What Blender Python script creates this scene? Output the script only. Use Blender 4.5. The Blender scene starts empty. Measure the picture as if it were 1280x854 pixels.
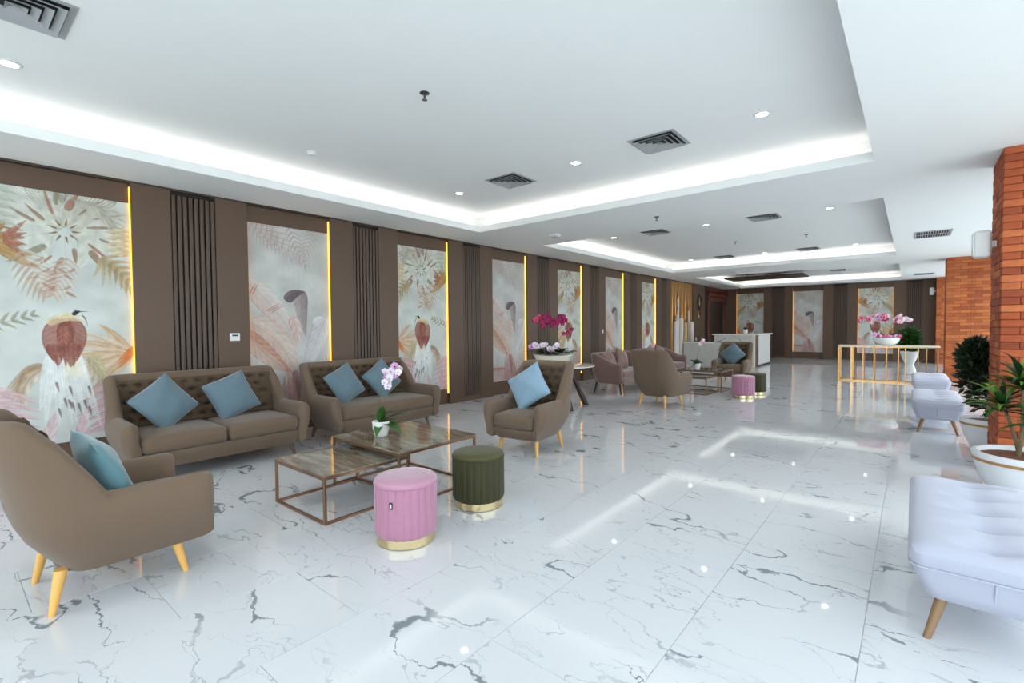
import bpy, bmesh, math, random
import numpy as np
from mathutils import Vector, Matrix

random.seed(7); rng = np.random.RandomState(7)
PI = math.pi
sc = bpy.context.scene
C = bpy.context.collection

# ------------------------------------------------------------------ camera
F_PX, YAW, PITCH, ROLL, CAM_H = 602.98, -0.6930685, 0.0308258, -0.00773541, 1.45
fw = Vector((math.sin(YAW)*math.cos(PITCH), math.cos(YAW)*math.cos(PITCH), -math.sin(PITCH)))
rt = fw.cross(Vector((0, 0, 1))).normalized(); up = rt.cross(fw)
rt, up = rt*math.cos(ROLL)+up*math.sin(ROLL), up*math.cos(ROLL)-rt*math.sin(ROLL)
cd = bpy.data.cameras.new('camera'); cam = bpy.data.objects.new('camera', cd); C.objects.link(cam)
cd.sensor_width = 36.0; cd.lens = F_PX*36.0/1280.0; cd.clip_start = 0.05; cd.clip_end = 300
cam.matrix_world = Matrix(((rt.x, up.x, -fw.x, 0), (rt.y, up.y, -fw.y, 0), (rt.z, up.z, -fw.z, CAM_H), (0, 0, 0, 1)))
sc.camera = cam

# ------------------------------------------------------------------ world, exposure
W = bpy.data.worlds.new('daylight'); sc.world = W; W.use_nodes = True
bg = W.node_tree.nodes['Background']
bg.inputs[0].default_value = (0.82, 0.915, 1.0, 1); bg.inputs[1].default_value = 3.3
sc.view_settings.view_transform = 'Standard'; sc.view_settings.look = 'None'
sc.view_settings.gamma = 1.0; sc.view_settings.use_curve_mapping = False
sc.view_settings.exposure = 0.32
COVE, DOWN, WARM = 3.9, 21.0, 1.7      # lamp strengths: cove strips, downlights (W), warm wall strips

# ------------------------------------------------------------------ materials
def lin(c):
    return tuple(((x/255.0)/12.92 if x/255.0 <= 0.04045 else (((x/255.0)+0.055)/1.055)**2.4) for x in c)

class NT:
    def __init__(s, name):
        s.m = bpy.data.materials.new(name); s.m.use_nodes = True
        s.t = s.m.node_tree; s.n = s.t.nodes; s.b = s.n['Principled BSDF']
    def add(s, typ, **kw):
        nd = s.n.new(typ)
        for k, v in kw.items():
            if k.startswith('i_'):
                key = k[2:]; nd.inputs[int(key) if key.isdigit() else key.replace('_', ' ')].default_value = v
            else: setattr(nd, k, v)
        return nd
    def ln(s, a, ao, b, bi): s.t.links.new(a.outputs[ao], b.inputs[bi])

def mat(name, rgb, rough=0.5, metal=0.0, spec=0.5, noise=0.0, nscale=30, bump=0.0, bscale=200, sheen=0.0, coat=0.0, emis=None, es=0.0, stretch=(1, 1, 1)):
    k = NT(name); b = k.b; col = lin(rgb)
    b.inputs['Base Color'].default_value = (*col, 1); b.inputs['Roughness'].default_value = rough
    b.inputs['Metallic'].default_value = metal; b.inputs['Specular IOR Level'].default_value = spec
    if sheen: b.inputs['Sheen Weight'].default_value = sheen; b.inputs['Sheen Roughness'].default_value = 0.4
    if coat: b.inputs['Coat Weight'].default_value = coat; b.inputs['Coat Roughness'].default_value = 0.05
    if emis: b.inputs['Emission Color'].default_value = (*lin(emis), 1); b.inputs['Emission Strength'].default_value = es
    if noise or bump:
        tc = k.add('ShaderNodeTexCoord'); mp = k.add('ShaderNodeMapping'); mp.inputs['Scale'].default_value = stretch
        k.ln(tc, 'Object', mp, 0)
    if noise:
        nz = k.add('ShaderNodeTexNoise', i_Scale=nscale, i_Detail=4.0); k.ln(mp, 0, nz, 'Vector')
        mx = k.add('ShaderNodeMix', data_type='RGBA', i_6=(*[c*(1-noise) for c in col], 1), i_7=(*[min(1, c*(1+noise)) for c in col], 1))
        k.ln(nz, 'Fac', mx, 'Factor'); k.ln(mx, 2, b, 'Base Color')
    if bump:
        nb = k.add('ShaderNodeTexNoise', i_Scale=bscale, i_Detail=3.0); k.ln(mp, 0, nb, 'Vector')
        bp = k.add('ShaderNodeBump', i_Strength=bump, i_Distance=0.004); k.ln(nb, 'Fac', bp, 'Height'); k.ln(bp, 0, b, 'Normal')
    return k.m

def marble(name, base, vein, vein2, s1=1.0, s2=2.0, rough=0.06, amt=0.9, w1=0.012, w2=0.007, random_ofs=True, angle=0.6):
    """white stone with long broken diagonal veins; every tile takes its own piece of the pattern"""
    k = NT(name); b = k.b
    tc = k.add('ShaderNodeTexCoord'); ad = k.add('ShaderNodeVectorMath', operation='ADD')
    k.ln(tc, 'Object', ad, 0)
    if random_ofs:
        oi = k.add('ShaderNodeObjectInfo'); ml = k.add('ShaderNodeVectorMath', operation='MULTIPLY_ADD')
        ml.inputs[1].default_value = (91.0, 57.0, 33.0); ml.inputs[2].default_value = (3, 5, 7)
        k.ln(oi, 'Random', ml, 0); k.ln(ml, 0, ad, 1)
    # small jagged warp so that the veins run like cracks
    wn = k.add('ShaderNodeTexNoise', i_Scale=5.0, i_Detail=4.0, i_Roughness=0.6); k.ln(ad, 0, wn, 'Vector')
    ws = k.add('ShaderNodeVectorMath', operation='MULTIPLY_ADD'); ws.inputs[1].default_value = (0.22, 0.22, 0); ws.inputs[2].default_value = (-.11, -.11, 0)
    k.ln(wn, 'Color', ws, 0)
    wa = k.add('ShaderNodeVectorMath', operation='ADD'); k.ln(ad, 0, wa, 0); k.ln(ws, 0, wa, 1)
    mp = k.add('ShaderNodeMapping'); mp.inputs['Rotation'].default_value = (0, 0, angle); mp.inputs['Scale'].default_value = (0.75, 2.2, 1.0)
    k.ln(wa, 0, mp, 0)
    wm = k.add('ShaderNodeTexNoise', i_Scale=3.2, i_Detail=2.0); k.ln(ad, 0, wm, 'Vector')
    def ridge(scale, wlo, whi, detail, level):
        n = k.add('ShaderNodeTexNoise', i_Scale=scale, i_Detail=detail, i_Roughness=0.45); k.ln(mp, 0, n, 'Vector')
        s = k.add('ShaderNodeMath', operation='SUBTRACT', i_1=level); k.ln(n, 'Fac', s, 0)
        a = k.add('ShaderNodeMath', operation='ABSOLUTE'); k.ln(s, 0, a, 0)
        wr = k.add('ShaderNodeMapRange', interpolation_type='SMOOTHSTEP', i_1=0.42, i_2=0.72, i_3=wlo, i_4=whi); k.ln(wm, 'Fac', wr, 0)
        dv = k.add('ShaderNodeMath', operation='DIVIDE'); k.ln(a, 0, dv, 0); k.ln(wr, 0, dv, 1)
        r = k.add('ShaderNodeMapRange', interpolation_type='SMOOTHSTEP', i_1=0.35, i_2=1.0, i_3=1.0, i_4=0.0); k.ln(dv, 0, r, 0)
        return r
    def mask(scale, lo, hi, ofs):
        sh = k.add('ShaderNodeVectorMath', operation='ADD'); sh.inputs[1].default_value = (ofs, ofs*2, ofs); k.ln(ad, 0, sh, 0)
        n = k.add('ShaderNodeTexNoise', i_Scale=scale, i_Detail=3.0); k.ln(sh, 0, n, 'Vector')
        r = k.add('ShaderNodeMapRange', interpolation_type='SMOOTHSTEP', i_1=lo, i_2=hi, i_3=0.0, i_4=1.0); k.ln(n, 'Fac', r, 0)
        return r
    def mul(a, c, g):
        m = k.add('ShaderNodeMath', operation='MULTIPLY'); k.ln(a, 0, m, 0); k.ln(c, 0, m, 1)
        q = k.add('ShaderNodeMath', operation='MULTIPLY', i_1=g); k.ln(m, 0, q, 0); return q
    fs = [mul(ridge(s2, w2*.5, w2, 3.0, .5), mask(1.6, .42, .58, 7.0), amt*.6), mul(ridge(s1*1.5, w1*.3, w1*.7, 3.0, .44), mask(1.4, .44, .57, 3.0), amt*.7),
          mul(ridge(s1, w1*.28, w1*1.6, 3.0, .52), mask(1.1, .41, .54, 0.0), amt)]
    prev = None
    for f_, col in zip(fs, (vein2, vein2, vein)):
        mx = k.add('ShaderNodeMix', data_type='RGBA', i_7=(*lin(col), 1)); k.ln(f_, 0, mx, 'Factor')
        if prev is None: mx.inputs[6].default_value = (*lin(base), 1)
        else: k.ln(prev, 2, mx, 6)
        prev = mx
    k.ln(prev, 2, b, 'Base Color'); b.inputs['Roughness'].default_value = rough
    return k.m

def brick_mat():
    k = NT('brick_clay'); b = k.b
    oi = k.add('ShaderNodeObjectInfo'); cr = k.add('ShaderNodeValToRGB'); cr.color_ramp.interpolation = 'LINEAR'
    e = cr.color_ramp.elements
    e[0].position = 0; e[0].color = (*lin((140, 62, 32)), 1); e[1].position = 1; e[1].color = (*lin((198, 108, 60)), 1)
    for p, c in ((0.35, (164, 76, 40)), (0.7, (178, 86, 46))):
        x = e.new(p); x.color = (*lin(c), 1)
    k.ln(oi, 'Random', cr, 0)
    tc = k.add('ShaderNodeTexCoord'); n = k.add('ShaderNodeTexNoise', i_Scale=14.0, i_Detail=6.0); k.ln(tc, 'Object', n, 'Vector')
    r = k.add('ShaderNodeMapRange', i_1=0.3, i_2=0.75, i_3=0.82, i_4=1.12); k.ln(n, 'Fac', r, 0)
    mx = k.add('ShaderNodeMix', data_type='RGBA', blend_type='MULTIPLY', i_Factor=1.0); k.ln(cr, 0, mx, 6); k.ln(r, 0, mx, 7)
    k.ln(mx, 2, b, 'Base Color'); b.inputs['Roughness'].default_value = 0.8
    bp = k.add('ShaderNodeBump', i_Strength=0.35, i_Distance=0.004); k.ln(n, 'Fac', bp, 'Height'); k.ln(bp, 0, b, 'Normal')
    return k.m

def attr_mat(name, attr, rough=0.6):
    k = NT(name); a = k.add('ShaderNodeVertexColor', layer_name=attr); k.ln(a, 0, k.b, 'Base Color')
    k.b.inputs['Roughness'].default_value = rough; k.b.inputs['Specular IOR Level'].default_value = 0.2
    return k.m

def glass_mat():
    k = NT('window_glass'); k.n.remove(k.b)
    tr = k.add('ShaderNodeBsdfTransparent'); gl = k.add('ShaderNodeBsdfGlossy', i_Roughness=0.0); mx = k.add('ShaderNodeMixShader', i_Fac=0.06)
    tr.inputs[0].default_value = (0.97, 0.99, 0.985, 1)
    k.ln(tr, 0, mx, 1); k.ln(gl, 0, mx, 2); k.ln(mx, 0, k.n['Material Output'], 'Surface')
    return k.m

def vein_stone(name, cols, rough, angle=0.5, scale=2.2):
    """streaked brown grey stone of the coffee table tops"""
    k = NT(name); tc = k.add('ShaderNodeTexCoord'); mp = k.add('ShaderNodeMapping')
    mp.inputs['Rotation'].default_value = (0, 0, angle); mp.inputs['Scale'].default_value = (1.0, 5.0, 1.0); k.ln(tc, 'Object', mp, 0)
    n = k.add('ShaderNodeTexNoise', i_Scale=scale, i_Detail=7.0, i_Roughness=0.65, i_Distortion=0.8); k.ln(mp, 0, n, 'Vector')
    cr = k.add('ShaderNodeValToRGB'); e = cr.color_ramp.elements
    e[0].position = 0.28; e[0].color = (*lin(cols[0]), 1); e[1].position = 0.75; e[1].color = (*lin(cols[-1]), 1)
    for i, c in enumerate(cols[1:-1]):
        x = e.new(0.28+0.47*(i+1)/(len(cols)-1)); x.color = (*lin(c), 1)
    k.ln(n, 'Fac', cr, 0); k.ln(cr, 0, k.b, 'Base Color'); k.b.inputs['Roughness'].default_value = rough
    return k.m

M = dict(
    tile=marble('floor_marble', (212, 213, 216), (116, 124, 130), (156, 162, 167), rough=0.04),
    grout=mat('grout', (196, 198, 200), 0.6),
    desk_marble=marble('desk_marble', (214, 214, 208), (140, 142, 142), (168, 168, 166), 1.0, 2.2, 0.15, 0.8, random_ofs=False),
    table_marble=marble('round_table_marble', (226, 222, 215), (150, 140, 130), (180, 172, 165), 3.0, 6.0, 0.12, 0.7, random_ofs=False),
    ceiling=mat('ceiling_paint', (246, 247, 246), 0.75, spec=0.25, noise=0.015, nscale=3),
    brown=mat('brown_wall_panel', (103, 81, 66), 0.42, spec=0.35, noise=0.03, nscale=60),
    brown2=mat('brown_wall_base', (90, 71, 58), 0.5, spec=0.3, noise=0.03, nscale=60),
    slat=mat('slat_brown', (88, 68, 56), 0.45, noise=0.06, nscale=12, stretch=(6, 6, 0.6)),
    slat_dark=mat('slat_gap_dark', (44, 33, 28), 0.7, noise=0.05),
    trim=mat('dark_trim', (66, 53, 45), 0.5, noise=0.04),
    taupe=mat('taupe_woven_fabric', (117, 98, 82), 0.88, spec=0.15, noise=0.10, nscale=420, bump=0.5, bscale=520, sheen=0.25),
    taupe_d=mat('taupe_tufted_fabric', (94, 77, 61), 0.85, spec=0.15, noise=0.10, nscale=300, bump=0.4, bscale=520, sheen=0.2),
    mauve=mat('mauve_velvet', (138, 111, 104), 0.8, spec=0.2, noise=0.07, nscale=60, bump=0.2, bscale=300, sheen=0.5),
    blue=mat('blue_velvet', (104, 124, 135), 0.75, spec=0.2, noise=0.10, nscale=18, bump=0.15, bscale=240, sheen=0.5),
    blue_pale=mat('pale_blue_velvet', (140, 168, 188), 0.75, spec=0.2, noise=0.08, nscale=18, bump=0.15, bscale=240, sheen=0.5),
    teal=mat('teal_velvet', (100, 138, 146), 0.7, spec=0.25, noise=0.16, nscale=14, bump=0.25, bscale=60, sheen=0.6),
    oak=mat('oak_leg', (226, 172, 92), 0.4, noise=0.08, nscale=20, stretch=(8, 8, 0.8)),
    walnut=mat('walnut_leg', (140, 108, 76), 0.45, noise=0.12, nscale=20, stretch=(8, 8, 0.8)),
    leg_dark=mat('dark_walnut_leg', (104, 80, 62), 0.45, noise=0.12, nscale=20, stretch=(8, 8, 0.8)),
    black=mat('black_leg', (26, 24, 24), 0.4, noise=0.05),
    bronze=mat('bronze_frame', (150, 116, 92), 0.28, metal=0.85, noise=0.06, nscale=20),
    gold=mat('polished_gold', (196, 152, 98), 0.18, metal=1.0, noise=0.03, nscale=10),
    brass=mat('brushed_brass', (228, 208, 160), 0.2, metal=1.0, noise=0.05, nscale=40, stretch=(1, 1, 12)),
    stone=vein_stone('table_stone', [(74, 62, 49), (108, 94, 78), (124, 111, 94), (156, 146, 128), (90, 79, 65)], 0.05),
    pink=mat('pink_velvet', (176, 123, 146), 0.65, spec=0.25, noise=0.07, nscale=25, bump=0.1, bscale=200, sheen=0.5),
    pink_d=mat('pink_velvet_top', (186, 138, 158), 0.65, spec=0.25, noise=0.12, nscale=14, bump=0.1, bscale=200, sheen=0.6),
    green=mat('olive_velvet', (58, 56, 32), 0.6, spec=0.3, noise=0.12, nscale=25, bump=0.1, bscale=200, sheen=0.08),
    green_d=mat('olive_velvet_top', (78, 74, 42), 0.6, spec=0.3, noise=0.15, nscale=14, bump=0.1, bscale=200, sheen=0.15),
    lilac=mat('pale_lilac_fabric', (180, 181, 196), 0.85, spec=0.15, noise=0.03, nscale=120, bump=0.15, bscale=400, sheen=0.3),
    ceramic=mat('white_ceramic', (238, 238, 234), 0.18, noise=0.01, nscale=5),
    ceramic_b=mat('white_glazed_pot', (228, 230, 234), 0.3, noise=0.02, nscale=5),
    cream=mat('cream_bowl', (226, 220, 204), 0.35, noise=0.02, nscale=5),
    soil=mat('soil', (120, 74, 52), 0.95, noise=0.3, nscale=40, bump=0.5, bscale=60),
    leaf=mat('leaf_green', (52, 92, 34), 0.45, noise=0.25, nscale=12),
    leaf_l=mat('leaf_bright', (104, 142, 46), 0.45, noise=0.25, nscale=12),
    leaf_d=mat('leaf_dark', (26, 48, 24), 0.5, noise=0.3, nscale=12),
    bark=mat('plant_bark', (120, 106, 78), 0.85, noise=0.25, nscale=40, bump=0.4, bscale=80),
    stem=mat('orchid_stem', (70, 92, 40), 0.5, noise=0.1),
    magenta=mat('magenta_petal', (158, 20, 84), 0.6, noise=0.2, nscale=20),
    rose=mat('rose_petal', (206, 70, 110), 0.6, noise=0.2, nscale=20),
    white_petal=mat('white_petal', (238, 226, 234), 0.6, noise=0.05, nscale=20),
    lilac_petal=mat('lilac_petal', (206, 160, 206), 0.6, noise=0.15, nscale=20),
    pale_pink=mat('pale_pink_petal', (222, 178, 190), 0.6, noise=0.12, nscale=20),
    metal_grey=mat('diffuser_aluminium', (172, 173, 175), 0.5, noise=0.03),
    vent_dark=mat('duct_dark', (40, 41, 43), 0.8, noise=0.05),
    white=mat('white_plastic', (236, 236, 234), 0.4, noise=0.01),
    chrome=mat('sprinkler_metal', (120, 122, 124), 0.3, metal=0.9, noise=0.03),
    lcd=mat('display_dark', (52, 54, 56), 0.3, noise=0.05),
    cove=mat('cove_led', (255, 250, 242), 0.5, emis=(255, 250, 243), es=COVE, noise=0.001),
    led_disc=mat('downlight_lens', (255, 252, 245), 0.5, emis=(255, 252, 246), es=14.0, noise=0.001),
    warm_far=mat('warm_led_far', (255, 190, 90), 0.5, emis=(255, 178, 70), es=WARM*.7, noise=0.001),
    warm_niche=mat('warm_led_niche', (255, 190, 60), 0.5, emis=(255, 186, 66), es=WARM*2, noise=0.001),
    warm=mat('warm_led', (255, 190, 60), 0.5, emis=(255, 186, 66), es=WARM, noise=0.001),
    brick=brick_mat(),
    mortar=mat('mortar', (138, 78, 50), 0.9, noise=0.15, nscale=30),
    gold_panel=mat('gold_backdrop', (176, 128, 74), 0.4, metal=0.25, noise=0.12, nscale=4, stretch=(8, 8, 0.4)),
    candle=mat('candle_white', (232, 222, 216), 0.5, noise=0.02),
    candle_y=mat('candle_cream', (226, 200, 140), 0.5, noise=0.02),
    door=mat('dark_door_wood', (48, 32, 27), 0.4, noise=0.15, nscale=8, stretch=(6, 6, 0.5)),
    redwood=mat('red_brown_wood', (104, 50, 38), 0.4, noise=0.15, nscale=8, stretch=(1, 1, 6)),
    wenge=mat('wenge_panel', (58, 44, 37), 0.5, noise=0.12, nscale=8),
    glass=glass_mat(),
    alu=mat('window_frame_dark', (70, 70, 72), 0.5, noise=0.03),
    ground=mat('paving_outside', (226, 226, 222), 0.9, noise=0.1, nscale=2),
    black_tab=mat('tab_black', (22, 20, 24), 0.5, noise=0.02),
)

# ------------------------------------------------------------------ mesh helpers
class MB:
    def __init__(s): s.v = []; s.f = []
    def add(s, verts, faces):
        o = len(s.v); s.v += [tuple(map(float, p)) for p in verts]; s.f += [tuple(i+o for i in f) for f in faces]; return s
    def box(s, x0, x1, y0, y1, z0, z1, ch=0.0):
        if ch <= 0:
            vs = [(x, y, z) for z in (z0, z1) for y in (y0, y1) for x in (x0, x1)]
            return s.add(vs, [(0, 2, 3, 1), (4, 5, 7, 6), (0, 1, 5, 4), (2, 6, 7, 3), (0, 4, 6, 2), (1, 3, 7, 5)])
        ch = min(ch, (x1-x0)/2.01, (y1-y0)/2.01, (z1-z0)/2.01)
        V = {}; vs = []
        X = (x0, x1); Y = (y0, y1); Z = (z0, z1)
        for i in (0, 1):
            for j in (0, 1):
                for k in (0, 1):
                    a, b, c = X[i], Y[j], Z[k]; si = 1-2*i; sj = 1-2*j; sk = 1-2*k
                    V[i, j, k, 0] = len(vs); vs.append((a, b+sj*ch, c+sk*ch))
                    V[i, j, k, 1] = len(vs); vs.append((a+si*ch, b, c+sk*ch))
                    V[i, j, k, 2] = len(vs); vs.append((a+si*ch, b+sj*ch, c))
        q = lambda *k: tuple(V[t] for t in k)
        fs = []
        for i in (0, 1):
            fs.append(q((i, 0, 0, 0), (i, 1, 0, 0), (i, 1, 1, 0), (i, 0, 1, 0)))
            fs.append(q((0, i, 0, 1), (1, i, 0, 1), (1, i, 1, 1), (0, i, 1, 1)))
            fs.append(q((0, 0, i, 2), (1, 0, i, 2), (1, 1, i, 2), (0, 1, i, 2)))
            for j in (0, 1):
                fs.append(q((i, j, 0, 0), (i, j, 1, 0), (i, j, 1, 1), (i, j, 0, 1)))
                fs.append(q((i, 0, j, 0), (i, 1, j, 0), (i, 1, j, 2), (i, 0, j, 2)))
                fs.append(q((0, i, j, 1), (1, i, j, 1), (1, i, j, 2), (0, i, j, 2)))
                for k in (0, 1):
                    fs.append(q((i, j, k, 0), (i, j, k, 1), (i, j, k, 2)))
        return s.add(vs, fs)
    def loft(s, loops, closed=True, caps=True):
        n = len(loops[0]); o = len(s.v)
        for l in loops: s.v += [tuple(map(float, p)) for p in l]
        for a in range(len(loops)-1):
            for i in range(n if closed else n-1):
                j = (i+1) % n
                s.f.append((o+a*n+i, o+a*n+j, o+(a+1)*n+j, o+(a+1)*n+i))
        if caps and closed:
            s.f.append(tuple(o+i for i in range(n))[::-1]); s.f.append(tuple(o+(len(loops)-1)*n+i for i in range(n)))
        return s
    def lathe(s, prof, n=24, cx=0, cy=0, caps=True):
        return s.loft([[(cx+r*math.cos(2*PI*i/n), cy+r*math.sin(2*PI*i/n), z) for i in range(n)] for r, z in prof], True, caps)
    def tube(s, pts, rad, n=8, caps=True):
        pts = [Vector(p) for p in pts]; loops = []
        for i, p in enumerate(pts):
            d = (pts[min(i+1, len(pts)-1)]-pts[max(i-1, 0)]).normalized()
            a = d.orthogonal().normalized() if i == 0 else (a0-d*a0.dot(d)).normalized()
            a0 = a; b = d.cross(a); r = rad[i] if isinstance(rad, (list, tuple)) else rad
            loops.append([p+a*r*math.cos(2*PI*t/n)+b*r*math.sin(2*PI*t/n) for t in range(n)])
        return s.loft(loops, True, caps)
    def grid(s, P):
        h = len(P); w = len(P[0]); o = len(s.v)
        for r in P: s.v += [tuple(map(float, p)) for p in r]
        for i in range(h-1):
            for j in range(w-1): s.f.append((o+i*w+j, o+i*w+j+1, o+(i+1)*w+j+1, o+(i+1)*w+j))
        return s
    def rbox(s, w, d, h, r, n=6, c=(0, 0, 0), dome=0.0, puff=0.0):
        """rounded upholstered block centred at c"""
        hw, hd, hh = w/2, d/2, h/2; r = min(r, hw*.99, hd*.99, hh*.99)
        def ticks(H):
            k = [-H]+[-H+r*(1-math.cos(PI/2*i/3)) for i in (1, 2)]+[-H+r]
            m = [(-H+r)+(2*(H-r))*i/n for i in range(1, n)]
            return k+m+[-x for x in k[::-1]]
        T = [ticks(hw), ticks(hd), ticks(hh)]; bm = MB()
        def mp(p):
            q = Vector((max(-hw+r, min(hw-r, p[0])), max(-hd+r, min(hd-r, p[1])), max(-hh+r, min(hh-r, p[2]))))
            e = Vector(p)-q
            if e.length > 1e-9: q = q+e.normalized()*r
            fx = max(0, 1-(q.x/hw)**2); fy = max(0, 1-(q.y/hd)**2); fz = max(0, 1-(q.z/hh)**2)
            if q.z > 0: q.z += dome*fx*fy*(q.z/hh)
            q.x += puff*fy*fz*(1 if q.x > 0 else -1)*abs(q.x/hw)**4; q.y += puff*fx*fz*(1 if q.y > 0 else -1)*abs(q.y/hd)**4
            return (q.x+c[0], q.y+c[1], q.z+c[2])
        for ax, H in ((0, hw), (1, hd), (2, hh)):
            a, b = [i for i in (0, 1, 2) if i != ax]
            for sg in (-1, 1):
                P = []
                for u in T[a]:
                    row = []
                    for v in T[b]:
                        p = [0, 0, 0]; p[ax] = sg*H; p[a] = u; p[b] = v; row.append(mp(p))
                    P.append(row)
                s.grid(P)
        return s

def mesh(name, mb, weld=True, smooth=True, angle=40):
    me = bpy.data.meshes.new(name); me.from_pydata(mb.v, [], mb.f)
    bm = bmesh.new(); bm.from_mesh(me)
    if weld: bmesh.ops.remove_doubles(bm, verts=bm.verts, dist=1e-5)
    bmesh.ops.recalc_face_normals(bm, faces=bm.faces)
    if smooth:
        for f in bm.faces: f.smooth = True
        for e in bm.edges:
            if len(e.link_faces) == 2 and e.calc_face_angle(0) > math.radians(angle): e.smooth = False
    bm.to_mesh(me); bm.free(); return me

def obj(name, mb, m, parent=None, smooth=True, angle=40, loc=None, rot=None, weld=True):
    me = mb if isinstance(mb, bpy.types.Mesh) else mesh(name, mb, weld, smooth, angle)
    o = bpy.data.objects.new(name, me); C.objects.link(o)
    if m is not None and not me.materials: me.materials.append(M[m] if isinstance(m, str) else m)
    if parent is not None: o.parent = parent
    if loc: o.location = loc
    if rot: o.rotation_euler = rot
    return o

def tag(o, label, cat, group=None):
    o['label'] = label; o['category'] = cat
    if group: o['group'] = group
    return o
def thing(name, label, cat, loc=(0, 0, 0), rz=0.0, group=None):
    o = bpy.data.objects.new(name, None); C.objects.link(o); o.empty_display_size = 0.1
    o.location = loc; o.rotation_euler = (0, 0, rz); return tag(o, label, cat, group)
def struct(o): o['kind'] = 'structure'; return o
def stuff(o): o['kind'] = 'stuff'; return o
def copy_tree(o, parent=None):
    c = o.copy(); C.objects.link(c); c.parent = parent
    for ch in list(o.children): copy_tree(ch, c)
    return c
def sm(x): x = max(0.0, min(1.0, x)); return x*x*(3-2*x)

# ------------------------------------------------------------------ the room
XL, XP = -6.80, -6.70           # wall plane behind the murals, face of the pilasters
XR = 1.75                       # window line on the right
Y0, YF = -3.0, 23.70            # wall behind the viewer, far wall
ZC, ZU = 3.10, 3.40             # soffit, raised ceiling fields
XE = 0.64                       # left faces of the brick columns

# floor: slab and porcelain tiles
fl = struct(obj('floor', MB().box(XL-.1, XR+.1, Y0-.1, YF+.1, -0.10, -0.004), 'grout'))
TW, TL, GAP = 0.66, 1.32, 0.0024
tile_me = mesh('tile', MB().box(-TW/2+GAP/2, TW/2-GAP/2, -TL/2+GAP/2, TL/2-GAP/2, -0.004, 0.0, 0.0008), smooth=False)
tile_me.materials.append(M['tile'])
OFS = {-3: 1.345, -2: 0.865, -1: 0.30, 0: 0.80, 1: 0.10, 2: 0.55}
part_me = {}
for k in range(-10, 4):
    x0 = -0.82+TW*k; x1 = x0+TW
    xa, xb = max(x0, XL), min(x1, XR)
    if xb-xa < 0.03: continue
    of = OFS.get(k, (k*0.47) % 1.32)
    y = of-TL*6
    while y < YF:
        ya, yb = max(y, Y0), min(y+TL, YF)
        if yb-ya > 0.02:
            full = (xb-xa) > TW-.001 and (yb-ya) > TL-.001
            if full: o = obj('tile', tile_me, None, fl, loc=((xa+xb)/2, (ya+yb)/2, 0))
            else:
                hx, hy = (xb-xa)/2, (yb-ya)/2
                o = obj('tile', MB().box(-hx+GAP/2, hx-GAP/2, -hy+GAP/2, hy-GAP/2, -0.004, 0, 0.0008), 'tile', fl, smooth=False, loc=((xa+xb)/2, (ya+yb)/2, 0))
            if (k+int(round(y*10))) % 2: o.rotation_euler = (0, 0, PI)
        y += TL

# ceiling: soffit with three raised fields and light coves
CO = [(-5.83, -0.32, -1.6, 6.16), (-5.83, -0.32, 8.02, 14.95), (-5.83, -0.32, 17.0, 23.0)]
cm = MB()
xs = [XL-.1, CO[0][0], CO[0][1], XR+.1]; ys = [Y0-.1]+[c for q in CO for c in q[2:]]+[YF+.1]
for i in range(3):
    for j in range(len(ys)-1):
        if i == 1 and j % 2 == 1: continue
        cm.box(xs[i], xs[i+1], ys[j], ys[j+1], ZC, ZC+0.05)
for a, b, c, d in CO:
    r = 0.26; L = 0.10                          # cove depth, lip height
    t = 0.02
    cm.box(a-t, a, c-t, d+t, ZC+.05, ZC+L); cm.box(b, b+t, c-t, d+t, ZC+.05, ZC+L)
    cm.box(a, b, c-t, c, ZC+.05, ZC+L); cm.box(a, b, d, d+t, ZC+.05, ZC+L)
    cm.box(a-r, a-r+.01, c-r, d+r, ZC+.05, ZU); cm.box(b+r-.01, b+r, c-r, d+r, ZC+.05, ZU)
    cm.box(a-r, b+r, c-r, c-r+.01, ZC+.05, ZU); cm.box(a-r, b+r, d+r-.01, d+r, ZC+.05, ZU)
    cm.box(a-r, b+r, c-r, d+r, ZU, ZU+0.05)
ceil = struct(obj('ceiling', cm, 'ceiling', smooth=False, weld=False))
for q, (a, b, c, d) in enumerate(CO):
    nm = ['first raised ceiling field above the taupe sofas', 'second raised ceiling field above the mauve sofas', 'third raised ceiling field before the far wall'][q]
    z0, z1 = ZC+.052, ZC+.066
    def strip(x0, x1, y0, y1, side):
        o = obj('cove_light_strip', MB().box(x0, x1, y0, y1, z0, z1, .002), 'cove', smooth=False)
        tag(o, 'white cove light strip along the %s of the %s' % (side, nm), 'cove light', 'cove light strips')
    strip(a-.17, a-.12, c, d, 'mural wall side'); strip(a, b, d+.12, d+.17, 'far side'); strip(a, b, c-.17, c-.12, 'entrance side')

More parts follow.
